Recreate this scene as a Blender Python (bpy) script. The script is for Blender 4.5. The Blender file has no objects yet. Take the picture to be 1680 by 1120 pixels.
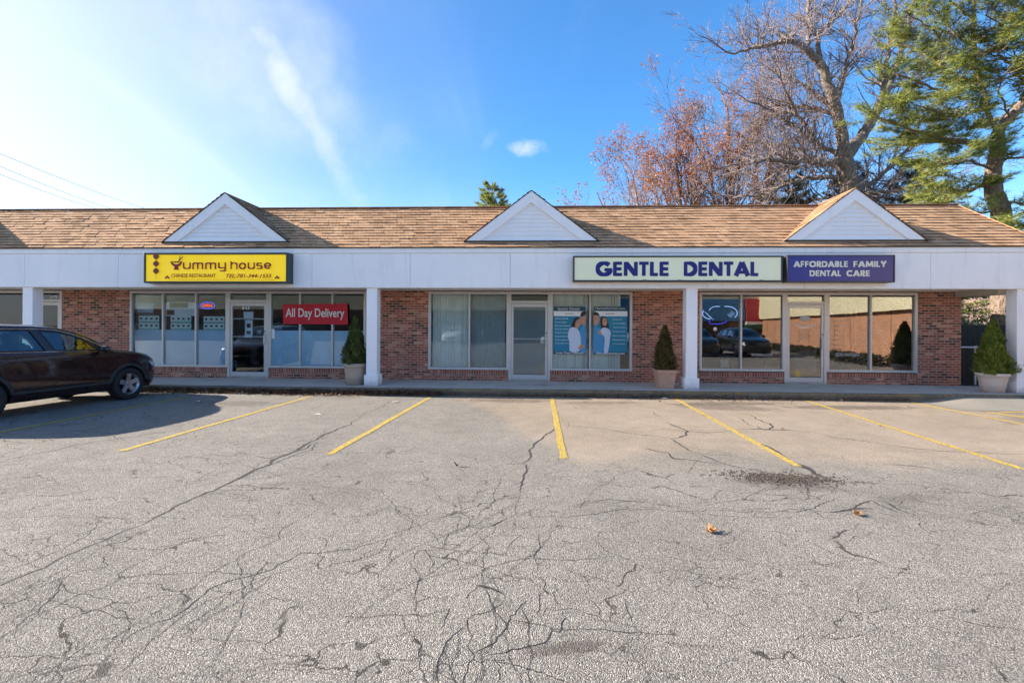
import bpy, bmesh, math, random
from mathutils import Vector, Matrix, noise
rnd=random.Random(7)
PI=math.pi
S=bpy.context.scene
COL=S.collection
R=math.radians

# ------------------------------------------------------------------ camera
cam=bpy.data.cameras.new('camera'); camo=bpy.data.objects.new('camera',cam); COL.objects.link(camo)
cam.sensor_width=36; cam.lens=36*760/1680; cam.shift_y=-24.6/1680
cam.clip_start=.05; cam.clip_end=3000
_th,_ro=.0441,.0056
r_=Vector((math.cos(_th),math.sin(_th),0)); w_=Vector((-math.sin(_th),math.cos(_th),0)); z_=Vector((0,0,1))
cx=r_*math.cos(_ro)+z_*math.sin(_ro); cy=-r_*math.sin(_ro)+z_*math.cos(_ro); cz=-w_
camo.matrix_world=Matrix(((cx.x,cy.x,cz.x,0),(cx.y,cy.y,cz.y,-13.17),(cx.z,cy.z,cz.z,1.7),(0,0,0,1)))
S.camera=camo

# ------------------------------------------------------------------ light
EL,AZ=R(25),R(3.6)
S.view_settings.view_transform='Standard'; S.view_settings.look='None'
S.view_settings.exposure=1.47; S.view_settings.gamma=1
sl=bpy.data.lights.new('sun','SUN'); sl.energy=5.0; sl.angle=R(.5); sl.color=(1,.91,.78)
so=bpy.data.objects.new('sun',sl); COL.objects.link(so)
sd=Vector((-math.cos(EL)*math.cos(AZ),math.cos(EL)*math.sin(AZ),math.sin(EL)))
so.rotation_euler=sd.to_track_quat('Z','Y').to_euler()
W=bpy.data.worlds.new("World"); S.world=W; W.use_nodes=True

class NT:
    def __init__(s,name=None,tree=None):
        if tree is None:
            s.mat=bpy.data.materials.new(name); s.mat.use_nodes=True; s.t=s.mat.node_tree
            s.b=s.t.nodes['Principled BSDF']; s.out=s.t.nodes['Material Output']
        else: s.t=tree
    def n(s,ty,props=None,**ins):
        nd=s.t.nodes.new('ShaderNode'+ty)
        for k,v in (props or {}).items(): setattr(nd,k,v)
        for k,v in ins.items():
            key=int(k[1:]) if k[0]=='i' and k[1:].isdigit() else k.replace('_',' ')
            s.set(nd.inputs[key],v)
        return nd
    def set(s,inp,v):
        if isinstance(v,bpy.types.NodeSocket): s.t.links.new(v,inp)
        else:
            if isinstance(v,tuple) and len(v)==3 and inp.type=='RGBA': v=v+(1,)
            inp.default_value=v
    def m(s,op,a,b=0.,c=0.,clamp=False):
        nd=s.t.nodes.new('ShaderNodeMath'); nd.operation=op; nd.use_clamp=clamp
        for i,v in enumerate((a,b,c)): s.set(nd.inputs[i],v)
        return nd.outputs[0]
    def mix(s,f,a,b,mode='MIX'):
        nd=s.t.nodes.new('ShaderNodeMix'); nd.data_type='RGBA'; nd.blend_type=mode
        s.set(nd.inputs[0],f); s.set(nd.inputs[6],a); s.set(nd.inputs[7],b)
        return nd.outputs[2]
    def ramp(s,f,stops,interp='LINEAR'):
        nd=s.t.nodes.new('ShaderNodeValToRGB'); cr=nd.color_ramp; cr.interpolation=interp
        while len(cr.elements)<len(stops): cr.elements.new(.5)
        for e,(p,c) in zip(cr.elements,stops):
            e.position=p
            if not isinstance(c,tuple): c=(c,c,c)
            e.color=c+(1,) if len(c)==3 else c
        s.set(nd.inputs[0],f); return nd.outputs[0]
    def smooth(s,v,a,b):
        nd=s.n('MapRange',{'interpolation_type':'SMOOTHSTEP'},Value=v)
        nd.inputs[1].default_value=a; nd.inputs[2].default_value=b
        return nd.outputs[0]
    def pos(s): return s.n('NewGeometry').outputs['Position']
    def obj(s): return s.n('TexCoord').outputs['Object']
    def noise(s,vec,scale,detail=4,rough=.55,**kw):
        return s.n('TexNoise',Vector=vec,Scale=float(scale),Detail=float(detail),Roughness=rough,**kw).outputs['Fac']
    def sep(s,v):
        o=s.n('SeparateXYZ',Vector=v).outputs; return o[0],o[1],o[2]
    def comb(s,x,y,z=0.): return s.n('CombineXYZ',X=x,Y=y,Z=z).outputs[0]
    def vm(s,v,sc):
        return s.n('Mapping',Vector=v,Scale=sc).outputs[0]
    def bump(s,h,dist=.01,strength=1.):
        return s.n('Bump',Height=h,Distance=dist,Strength=strength).outputs[0]

def L3(*c): # srgb 0-255 -> linear
    return tuple(((v/255)/12.92 if v/255<=.04045 else (((v/255)+.055)/1.055)**2.4) for v in c)

# sky with thin clouds, all in sky directions
nw=NT(tree=W.node_tree); bg=W.node_tree.nodes['Background']
sky=nw.n('TexSky',{'sky_type':'NISHITA','sun_disc':False,'sun_elevation':EL,'sun_rotation':R(-90)+AZ,'air_density':1.0,'dust_density':.6,'ozone_density':3.0,'altitude':30})
D=nw.n('TexCoord').outputs['Generated']; dx,dy,dz=nw.sep(D)
el=nw.m('MAXIMUM',dz,.02)
u=nw.m('DIVIDE',dx,nw.m('ADD',el,.25)); v=nw.m('DIVIDE',dy,nw.m('ADD',el,.25))
pv=nw.comb(u,v,0.)
rot=nw.n('Mapping',Vector=pv,Rotation=(0,0,.6),Scale=(1.9,.55,1)).outputs[0]
wv=nw.n('TexNoise',Vector=rot,Scale=1.1,Detail=7.,Roughness=.56,Distortion=.9).outputs['Fac']
big=nw.noise(pv,.7,2)
cl=nw.m('MULTIPLY',nw.smooth(wv,.47,.78),nw.smooth(big,.38,.62))
# high cloud thins out towards +X (right) and is whiter towards the sun
side=nw.smooth(dx,.35,-.45)
cl=nw.m('MULTIPLY',nw.m('MULTIPLY',cl,side),.45)
hz=nw.smooth(dz,.32,.0)
cl2=nw.m('MULTIPLY',hz,nw.m('MULTIPLY',nw.smooth(nw.noise(nw.vm(D,(2,2,9)),2.2,6),.40,.7),.6))
# one streak cirrus and one small cumulus, as clouds in the sky dome
def dirv(x,y,z): v=Vector((x,y,z)).normalized(); return (v.x,v.y,v.z)
def blob(d,sx,sz,tilt,nscale=14,lo=.0):
    d=Vector(d).normalized(); rr=Vector((d.y,-d.x,0)).normalized(); uu=rr.cross(d).normalized()
    a=rr*math.cos(tilt)+uu*math.sin(tilt); b=-rr*math.sin(tilt)+uu*math.cos(tilt)
    def dot(vv): 
        nd=nw.n('VectorMath',{'operation':'DOT_PRODUCT'}); nw.set(nd.inputs[0],D); nd.inputs[1].default_value=tuple(vv); return nd.outputs['Value']
    A=nw.m('DIVIDE',dot(a),sx); B=nw.m('DIVIDE',dot(b),sz)
    q=nw.m('ADD',nw.m('MULTIPLY',A,A),nw.m('MULTIPLY',B,B))
    nz=nw.noise(D,nscale,5,.6)
    q=nw.m('ADD',q,nw.m('MULTIPLY',nw.m('SUBTRACT',nz,.5),2.4))
    front=nw.m('GREATER_THAN',dot(d),0.)
    return nw.m('MULTIPLY',nw.smooth(q,1.,lo),front)
streak=nw.m('MULTIPLY',blob((-.49,1,.45),.27,.038,-1.0,8,-.8),.85)
veil=nw.m('MULTIPLY',blob((-.60,1,.60),.34,.15,-.5,6,-1.5),.75)
cum=nw.m('MULTIPLY',blob((-.012,1,.385),.046,.020,0,26,-1.1),1.)
mot=nw.m('MULTIPLY',blob((-.095,1,.405),.03,.016,.9,30,-1.8),.4)
tot=nw.m('MAXIMUM',nw.m('MAXIMUM',cl,cl2),nw.m('MAXIMUM',nw.m('MAXIMUM',streak,veil),nw.m('MAXIMUM',cum,mot)))
skyc=nw.mix(1.,sky.outputs[0],nw.mix(nw.smooth(dx,.1,-.62),(.46,.88,1.16),(.80,.81,.90)),'MULTIPLY')
gl=nw.smooth(dx,-.15,-.95)
cc=nw.mix(gl,(3.5,3.75,4.1),(3.7,3.9,4.2))
fin=nw.mix(tot,skyc,cc)
# thin bright haze of high cloud round the sun
fin=nw.mix(nw.m('MULTIPLY',nw.smooth(dx,-.36,-.82),.62),fin,(3.9,4.15,4.4))
fin=nw.mix(nw.m('MULTIPLY',nw.smooth(dz,.34,.04),.30),fin,(2.9,3.5,4.3))
nw.set(bg.inputs[0],fin); bg.inputs[1].default_value=.106

# ------------------------------------------------------------------ mesh helpers
class MB:
    def __init__(s): s.v=[]; s.f=[]; s.m=[]; s.mi=0
    def face(s,pts):
        i=len(s.v); s.v.extend([tuple(p) for p in pts]); s.f.append(tuple(range(i,i+len(pts)))); s.m.append(s.mi)
    def add(s,vs,fs):
        i=len(s.v); s.v.extend([tuple(p) for p in vs])
        for f in fs: s.f.append(tuple(i+k for k in f)); s.m.append(s.mi)
    def box(s,x0,x1,y0,y1,z0,z1):
        vs=[(x0,y0,z0),(x1,y0,z0),(x1,y1,z0),(x0,y1,z0),(x0,y0,z1),(x1,y0,z1),(x1,y1,z1),(x0,y1,z1)]
        s.add(vs,[(0,3,2,1),(4,5,6,7),(0,1,5,4),(1,2,6,5),(2,3,7,6),(3,0,4,7)])
    def bar(s,a,b,w,h,up=(0,0,1)):
        a=Vector(a);b=Vector(b);d=(b-a).normalized();u=Vector(up);sx=d.cross(u)
        if sx.length<1e-4: sx=d.cross(Vector((1,0,0)))
        sx.normalize();u=sx.cross(d).normalized();sx*=w/2;u*=h/2
        vs=[a-sx-u,a+sx-u,a+sx+u,a-sx+u,b-sx-u,b+sx-u,b+sx+u,b-sx+u]
        s.add(vs,[(0,3,2,1),(4,5,6,7),(0,1,5,4),(1,2,6,5),(2,3,7,6),(3,0,4,7)])
    def tube(s,pts,rad,n=6,cap=True):
        pts=[Vector(p) for p in pts]
        if not hasattr(rad,'__len__'): rad=[rad]*len(pts)
        i0=len(s.v); pr=None
        for k,p in enumerate(pts):
            d=(pts[min(k+1,len(pts)-1)]-pts[max(k-1,0)])
            if d.length<1e-9: d=Vector((0,0,1))
            d.normalize()
            if pr is None:
                pr=d.orthogonal().normalized()
            else:
                pr=(pr-d*pr.dot(d)); pr=pr.normalized() if pr.length>1e-6 else d.orthogonal().normalized()
            q=d.cross(pr)
            for j in range(n):
                a=2*PI*j/n; s.v.append(tuple(p+(pr*math.cos(a)+q*math.sin(a))*rad[k]))
        for k in range(len(pts)-1):
            for j in range(n):
                a=i0+k*n+j;b=i0+k*n+(j+1)%n
                s.f.append((a,b,b+n,a+n)); s.m.append(s.mi)
        if cap and n>3:
            s.f.append(tuple(i0+j for j in reversed(range(n)))); s.m.append(s.mi)
            e=i0+(len(pts)-1)*n; s.f.append(tuple(e+j for j in range(n))); s.m.append(s.mi)
    def lathe(s,prof,n=24,c=(0,0,0),axis='z',sq=None):
        i0=len(s.v);c=Vector(c)
        for (r,h) in prof:
            for j in range(n):
                a=2*PI*j/n; x,y=math.cos(a)*r,math.sin(a)*r
                if sq: # squarish section
                    k=1/max(abs(math.cos(a)),abs(math.sin(a)))**sq; x*=k;y*=k
                p={'z':(x,y,h),'x':(h,x,y),'y':(x,h,y)}[axis]
                s.v.append(tuple(c+Vector(p)))
        for k in range(len(prof)-1):
            for j in range(n):
                a=i0+k*n+j;b=i0+k*n+(j+1)%n
                s.f.append((a,b,b+n,a+n)); s.m.append(s.mi)
    def prism(s,poly,y0,y1):  # polygon in xz extruded in y
        n=len(poly); vs=[(x,y0,z) for x,z in poly]+[(x,y1,z) for x,z in poly]
        s.add(vs,[tuple(range(n)),tuple(reversed(range(n,2*n)))]+[((j+1)%n,j,n+j,n+(j+1)%n) for j in range(n)])
    def build(s,name,mat,parent=None,smooth=False,loc=None):
        me=bpy.data.meshes.new(name); me.from_pydata(s.v,[],s.f)
        for m in (mat if isinstance(mat,(list,tuple)) else [mat]): me.materials.append(m)
        if any(s.m): me.polygons.foreach_set('material_index',s.m)
        if smooth: me.polygons.foreach_set('use_smooth',[True]*len(me.polygons))
        me.update()
        o=bpy.data.objects.new(name,me); COL.objects.link(o)
        if parent: o.parent=parent
        if loc: o.location=loc
        return o
def mkobj(name,mat,fn,parent=None,**k):
    b=MB(); fn(b); return b.build(name,mat,parent,**k)
def boxo(name,mat,parent,*a,**k): return mkobj(name,mat,lambda b:b.box(*a),parent,**k)
def empty(name,label,cat,loc=(0,0,0),rz=0,group=None):
    o=bpy.data.objects.new(name,None); COL.objects.link(o); o.location=loc; o.rotation_euler=(0,0,rz)
    o.empty_display_size=.2; tag(o,label,cat,group); return o
def tag(o,label=None,cat=None,group=None,kind=None):
    if label: o['label']=label
    if cat: o['category']=cat
    if group: o['group']=group
    if kind: o['kind']=kind
    return o
def copy_tree(o,parent=None,label=None):
    c=o.copy(); COL.objects.link(c)
    if parent: c.parent=parent
    if label: c['label']=label
    for ch in list(o.children): copy_tree(ch,c)
    return c
def bevel(o,w,seg=2,angle=35):
    m=o.modifiers.new('b','BEVEL'); m.width=w; m.segments=seg; m.limit_method='ANGLE'; m.angle_limit=R(angle); return o
def bake(o):
    dg=bpy.context.evaluated_depsgraph_get(); me=bpy.data.meshes.new_from_object(o.evaluated_get(dg))
    o.modifiers.clear(); o.data=me; return o

def txt(name,s,mat,x0,x1,z0,z1,y,parent=None,ext=.004,off=0.,shear=0.,spacing=1.):
    cu=bpy.data.curves.new('t','FONT'); cu.body=s; cu.extrude=.01; cu.offset=off; cu.shear=shear; cu.resolution_u=3; cu.space_character=spacing
    cu.align_x='LEFT'; cu.space_line=.95
    o=bpy.data.objects.new('t',cu); COL.objects.link(o); bpy.context.view_layer.update()
    dg=bpy.context.evaluated_depsgraph_get(); me=bpy.data.meshes.new_from_object(o.evaluated_get(dg))
    bpy.data.objects.remove(o); bpy.data.curves.remove(cu)
    xs=[v.co.x for v in me.vertices]; ys=[v.co.y for v in me.vertices]
    a,b,c,d=min(xs),max(xs),min(ys),max(ys)
    for v in me.vertices:
        v.co=(x0+(v.co.x-a)/(b-a)*(x1-x0), y-(ext if v.co.z>0 else 0), z0+(v.co.y-c)/(d-c)*(z1-z0))
    me.materials.clear(); me.materials.append(mat)
    ob=bpy.data.objects.new(name,me); COL.objects.link(ob)
    if parent: ob.parent=parent
    return ob

# stroke lettering (heavy geometric capitals)
def arc(cx,cy,rx,ry,a0,a1,n=14): return [(cx+rx*math.cos(R(a0+(a1-a0)*i/n)),cy+ry*math.sin(R(a0+(a1-a0)*i/n))) for i in range(n+1)]
T=.2
GL={
'A':(.92,[[(.07,0),(.46,.97)],[(.85,0),(.46,.97)],[(.2,.27),(.72,.27)]]),
'B':(.66,[[(.1,0),(.1,1)],[(.1,.9)]+arc(.3,.72,.2,.18,90,-90,8)+[(.1,.54)],[(.1,.48)]+arc(.3,.29,.24,.19,90,-90,8)+[(.1,.1)]]),
'C':(.84,[arc(.5,.5,.41,.41,48,312,18)]),
'D':(.84,[[(.1,0),(.1,1)],[(.1,.9)]+arc(.33,.5,.4,.4,90,-90,14)+[(.1,.1)]]),
'E':(.58,[[(.1,0),(.1,1)],[(.1,.9),(.55,.9)],[(.1,.5),(.52,.5)],[(.1,.1),(.55,.1)]]),
'F':(.56,[[(.1,0),(.1,1)],[(.1,.9),(.54,.9)],[(.1,.48),(.5,.48)]]),
'G':(.98,[arc(.5,.5,.41,.41,40,356,22),[(.52,.44),(1.0,.44)]]),
'I':(.2,[[(.1,0),(.1,1)]]),
'L':(.5,[[(.1,0),(.1,1)],[(.1,.1),(.48,.1)]]),
'M':(1.06,[[(.1,0),(.17,1)],[(.17,.95),(.53,.15)],[(.53,.15),(.89,.95)],[(.96,0),(.89,1)]]),
'N':(.84,[[(.1,0),(.1,1)],[(.12,.92),(.72,.08)],[(.74,0),(.74,1)]]),
'O':(1.0,[arc(.5,.5,.41,.41,0,360,26)]),
'R':(.66,[[(.1,0),(.1,1)],[(.1,.9)]+arc(.3,.68,.22,.22,90,-90,8)+[(.1,.46)],[(.3,.42),(.6,0)]]),
'T':(.6,[[(.3,0),(.3,.9)],[(0,.9),(.6,.9)]]),
'Y':(.78,[[(.07,1),(.39,.48)],[(.71,1),(.39,.48)],[(.39,0),(.39,.5)]]),
' ':(.5,[]),
# light rounded lower case
'u':(.95,[[(.1,1),(.1,.35)]+arc(.35,.35,.25,.25,180,270,6)+arc(.6,.35,.25,.25,270,360,6)+[(.85,1)]]),
'm':(1.35,[[(.1,0),(.1,.65)]+arc(.3,.7,.2,.2,180,90,5)+arc(.45,.7,.2,.2,90,0,5)+[(.65,0)],[(.65,.65)]+arc(.85,.7,.2,.2,180,90,5)+arc(1.0,.7,.2,.2,90,0,5)+[(1.2,0)]]),
'y':(.95,[[(.1,1),(.1,.55)]+arc(.3,.4,.2,.2,180,270,5)+[(.85,.2)],[(.85,1),(.85,0)]+arc(.65,-.05,.2,.2,0,-90,5)+[(.2,-.25)]]),
'h':(.95,[[(.1,0),(.1,1.18)],[(.1,.65)]+arc(.35,.65,.25,.25,180,90,6)+arc(.6,.65,.25,.25,90,0,6)+[(.85,0)]]),
'o':(.98,[arc(.47,.47,.38,.4,0,360,20)]),
's':(.85,[[(.75,.88),(.3,.88)]+arc(.3,.7,.2,.18,90,270,7)+[(.55,.52)]+arc(.55,.31,.2,.21,90,-90,7)+[(.08,.1)]]),
'e':(.95,[[(.1,.47),(.84,.47)]+arc(.47,.5,.37,.38,5,320,18)]),
}
def strokes(b,s,x0,x1,z0,z1,y,t=T,gap=.1,ext=.006,base=0.,top=1.):
    wd=sum(GL[c][0]+gap for c in s)-gap
    sx=(x1-x0)/wd; sz=(z1-z0)/(top-base); px=x0; k=0
    for c in s:
        w,sts=GL[c]
        for st in sts:
            k+=1; yy=y-ext-.0004*(k%7)
            P=[Vector((px+p[0]*sx,z0+(p[1]-base)*sz)) for p in st]
            hw=t*sz/2*.98; hx=t*sx/2
            for i in range(len(P)-1):
                d=P[i+1]-P[i]
                if d.length<1e-6: continue
                d.normalize(); n=Vector((-d.y,d.x))
                th=hw*abs(n.y)+hx*abs(n.x)
                e=d*(th*.25 if 0<i or i<len(P)-2 and len(P)>2 else 0)
                a,c2=P[i]-(e if i>0 else d*0),P[i+1]+(e if i<len(P)-2 else d*0)
                yq=yy-.00012*(i%3)
                q=[a-n*th,c2-n*th,c2+n*th,a+n*th]
                b.add([(p.x,yq,p.y) for p in q]+[(p.x,y,p.y) for p in q],[(0,1,2,3),(0,4,5,1),(1,5,6,2),(2,6,7,3),(3,7,4,0)])
        px+=(w+gap)*sx
CRACKS=[(0.018,[(-3.11,-2.59),(-3.18,-3.93),(-3.14,-4.91)]),(0.05,[(-3.14,-4.91),(-3.19,-5.89),(-3.2,-6.45),(-3.18,-6.99),(-3.26,-7.4),(-3.24,-7.97),(-3.25,-8.38),(-3.29,-8.69),(-3.33,-9.0),(-3.31,-9.18),(-3.3,-9.34)]),(0.02,[(-3.3,-9.34),(-3.35,-9.52),(-3.37,-9.71),(-3.41,-9.89),(-3.39,-10.08),(-3.43,-10.2),(-3.45,-10.31),(-3.48,-10.48)]),(0.009,[(-3.78,-9.21),(-3.66,-9.42),(-3.56,-9.62),(-3.55,-9.87),(-3.58,-10.05),(-3.62,-10.17)]),(0.011,[(-3.35,-9.66),(-2.97,-10.05),(-3.14,-10.14),(-3.04,-10.32),(-2.99,-10.39),(-2.95,-10.49),(-2.9,-10.65),(-2.86,-10.79),(-2.86,-10.88)]),(0.007,[(-3.14,-10.14),(-3.17,-10.33),(-3.15,-10.55)]),(0.008,[(-1.96,-8.96),(-2.08,-9.36),(-1.99,-9.58),(-2.09,-9.74),(-2.14,-9.88),(-2.19,-10.09),(-2.19,-10.24),(-2.12,-10.44)]),(0.014,[(-1.05,-9.44),(-1.46,-9.72),(-1.72,-9.78),(-1.8,-10.03),(-1.98,-10.16),(-2.07,-10.27),(-2.06,-10.5),(-2.18,-10.7),(-2.18,-10.84),(-2.16,-10.95)]),(0.008,[(-2.55,-9.33),(-2.66,-9.62),(-2.76,-9.78),(-2.81,-10.13),(-2.77,-10.31),(-2.84,-10.38),(-2.88,-10.6),(-2.84,-10.76)]),(0.007,[(-1.63,-9.98),(-1.8,-10.15),(-1.92,-10.33),(-2.03,-10.55),(-2.03,-10.81),(-2.0,-10.98)]),(0.007,[(-2.33,-10.78),(-2.35,-10.92),(-2.38,-11.04),(-2.34,-11.15)]),(0.03,[(-3.13,-6.55),(-3.1,-6.89),(-3.19,-7.11),(-3.36,-7.41),(-3.57,-7.31)]),(0.02,[(-3.12,-6.51),(-2.99,-6.98),(-3.12,-7.34),(-3.17,-7.73)]),(0.012,[(-3.66,-7.43),(-3.71,-7.93),(-3.58,-8.3),(-3.87,-8.6)]),(0.01,[(-3.32,-9.29),(-3.45,-9.36),(-3.77,-9.25),(-3.98,-9.18)]),(0.03,[(0.41,-4.76),(0.22,-5.82),(-0.04,-6.78),(-0.13,-7.42)]),(0.022,[(-0.13,-7.42),(-0.06,-7.46),(-0.07,-7.77),(-0.11,-8.09),(-0.11,-8.43)]),(0.01,[(-0.11,-8.43),(-0.15,-8.5),(-0.34,-8.64),(-0.41,-8.83),(-0.48,-9.02)]),(0.008,[(-0.1,-8.46),(-0.13,-8.66),(-0.15,-8.86),(-0.13,-8.96)]),(0.013,[(-0.38,-10.56),(-0.43,-10.64),(-0.46,-10.75),(-0.47,-10.82),(-0.46,-10.92),(-0.44,-10.98),(-0.42,-11.05)]),(0.01,[(-0.36,-10.56),(-0.33,-10.62),(-0.31,-10.76),(-0.29,-10.79),(-0.31,-10.9),(-0.32,-10.95),(-0.34,-11.02)]),(0.013,[(-0.03,-10.29),(-0.09,-10.4),(-0.13,-10.51),(-0.16,-10.61),(-0.19,-10.68),(-0.25,-10.73),(-0.3,-10.77)]),(0.013,[(0.19,-10.39),(0.16,-10.58),(0.12,-10.57),(0.09,-10.65),(-0.01,-10.7),(-0.1,-10.73),(-0.22,-10.78)]),(0.01,[(-0.37,-10.5),(-0.3,-10.44),(-0.23,-10.39),(-0.16,-10.28)]),(0.01,[(-0.37,-10.5),(-0.36,-10.56)]),(0.009,[(-0.42,-9.43),(-0.41,-9.56),(-0.48,-9.72),(-0.59,-9.84),(-0.69,-10.01)]),(0.01,[(-0.31,-9.62),(-0.36,-9.8),(-0.32,-10.06),(-0.32,-10.12)]),(0.028,[(-0.36,-10.14),(-0.31,-10.15),(-0.26,-10.17),(-0.21,-10.2),(-0.18,-10.22)]),(0.009,[(-0.18,-10.22),(-0.16,-10.27)]),(0.008,[(-0.35,-10.16),(-0.4,-10.29)]),(0.009,[(-0.88,-9.86),(-0.85,-9.71),(-0.81,-9.68),(-0.74,-9.8),(-0.7,-10.01)]),(0.008,[(-0.82,-9.65),(-0.67,-9.64),(-0.68,-9.44),(-0.56,-9.33),(-0.5,-9.04)]),(0.01,[(-0.49,-10.4),(-0.5,-10.51),(-0.5,-10.57)]),(0.01,[(-1.04,-9.41),(-1.11,-9.48),(-1.13,-9.67),(-1.18,-9.79),(-1.2,-9.85)]),(0.008,[(-1.04,-9.66),(-1.02,-9.84)]),(0.009,[(0.06,-9.36),(0.06,-9.63),(0.03,-9.78),(0.02,-9.97)]),(0.012,[(0.06,-10.02),(0.08,-10.16)]),(0.02,[(0.08,-10.16),(0.11,-10.22)]),(0.01,[(0.08,-10.19),(0.05,-10.29),(0.04,-10.41)]),(0.01,[(-0.09,-9.41),(-0.16,-9.55),(-0.19,-9.61)]),(0.008,[(-0.13,-8.98),(-0.25,-9.11)]),(0.02,[(-0.25,-9.11),(-0.34,-9.24)]),(0.009,[(-0.34,-9.24),(-0.47,-9.28),(-0.61,-9.21),(-0.67,-9.3)]),(0.009,[(-0.86,-9.89),(-0.75,-10.04),(-0.74,-10.2),(-0.73,-10.33)]),(0.009,[(0.17,-10.15),(0.15,-10.28),(0.17,-10.32)]),(0.01,[(0.1,-10.35),(0.07,-10.44)]),(0.009,[(0.3,-10.38),(0.22,-10.36),(0.12,-10.38)]),(0.009,[(0.3,-10.38),(0.39,-10.42),(0.43,-10.51)]),(0.008,[(0.32,-9.95),(0.38,-10.1)]),(0.008,[(0.58,-10.28),(0.59,-10.49)]),(0.008,[(-0.09,-10.49),(0.05,-10.52),(0.12,-10.56)]),(0.009,[(-0.19,-10.8),(-0.15,-10.86),(-0.15,-10.96)]),(0.007,[(0.37,-10.27),(0.41,-10.43)]),(0.008,[(-0.35,-7.95),(-0.38,-8.34),(-0.36,-8.66),(-0.41,-8.86)]),(0.011,[(0.46,-8.81),(0.53,-8.68),(0.67,-8.62),(1.02,-8.58),(1.35,-8.61)]),(0.013,[(0.04,-9.03),(0.39,-8.99),(0.64,-8.89),(0.92,-8.78),(1.1,-8.79),(1.28,-8.83),(1.86,-8.77),(2.46,-8.7),(2.75,-8.76)]),(0.018,[(0.56,-5.15),(1.09,-5.28),(1.71,-5.77),(1.92,-5.82),(2.13,-5.98)]),(0.03,[(2.13,-5.98),(2.13,-6.16),(2.17,-6.57),(2.27,-6.86)]),(0.035,[(2.27,-6.86),(2.34,-7.15),(2.42,-7.3),(2.58,-7.44)]),(0.025,[(2.58,-7.44),(2.74,-7.6),(2.94,-7.67),(3.11,-7.78),(3.35,-7.8)]),(0.035,[(2.42,-4.77),(2.5,-5.19),(2.56,-5.46),(2.41,-5.77),(2.13,-5.98)]),(0.02,[(2.14,-5.27),(2.56,-5.46),(2.83,-5.54),(3.3,-5.4)]),(0.03,[(3.3,-5.4),(3.76,-5.21),(3.98,-5.25),(4.32,-5.28),(4.59,-5.42)]),(0.025,[(4.59,-5.42),(4.76,-5.8),(5.01,-5.96),(5.17,-6.13),(5.44,-6.35),(6.1,-6.5),(6.7,-6.57)]),(0.04,[(4.24,-3.96),(4.18,-4.65),(4.22,-4.77),(3.96,-5.25),(3.86,-5.26),(3.9,-4.97)]),(0.02,[(3.89,-4.2),(3.82,-5.04)]),(0.06,[(3.34,-6.12),(3.38,-6.33),(3.33,-6.79),(3.31,-7.12)]),(0.085,[(3.31,-7.12),(3.34,-7.48),(3.34,-7.74)]),(0.03,[(3.34,-7.74),(3.36,-7.92)]),(0.03,[(1.6,-6.6),(1.72,-6.75),(1.84,-6.81)]),(0.04,[(1.84,-6.81),(1.83,-7.09),(2.01,-7.11)]),(0.02,[(2.01,-7.11),(2.27,-7.25),(2.35,-7.31)]),(0.03,[(2.45,-3.79),(2.47,-4.24)]),(0.03,[(3.37,-8.43),(3.36,-8.6),(3.39,-8.73)]),(0.03,[(3.46,-8.48),(3.46,-8.69),(3.5,-8.79)]),(0.035,[(2.74,-8.77),(3.02,-8.67),(3.22,-8.64)]),(0.02,[(3.02,-8.67),(3.37,-8.43)]),(0.012,[(1.79,-8.72),(1.94,-8.78),(2.26,-8.7),(2.43,-8.79),(2.59,-8.71),(2.79,-8.56),(3.02,-8.39)]),(0.012,[(0.34,-8.77),(1.05,-8.62),(1.14,-8.61),(1.54,-8.74)]),(0.01,[(1.6,-8.68),(1.85,-8.57),(2.14,-8.5),(2.35,-8.51),(2.87,-8.4)]),(0.01,[(1.96,-8.25),(1.83,-8.54)]),(0.025,[(4.73,-8.25),(4.89,-8.2),(5.09,-8.23)]),(0.02,[(4.67,-8.13),(4.72,-8.29)]),(0.02,[(4.51,-7.17),(4.75,-7.22),(4.9,-7.32)]),(0.015,[(3.13,-7.44),(2.99,-7.66)]),(0.015,[(8.86,-3.91),(8.77,-4.19),(8.78,-4.63)]),(0.01,[(-0.44,-4.16),(-0.16,-4.21),(0.35,-4.25),(0.62,-4.37)]),(0.02,[(-6.55,-7.74),(-6.42,-7.2),(-6.16,-6.57),(-5.7,-5.84)]),(0.015,[(-6.61,-8.06),(-6.55,-7.74)]),(0.008,[(-2.81,-8.45),(-2.33,-8.23),(-1.66,-7.8)]),(0.008,[(-0.49,-10.98),(-0.58,-10.73),(-0.75,-10.48)])]
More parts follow.
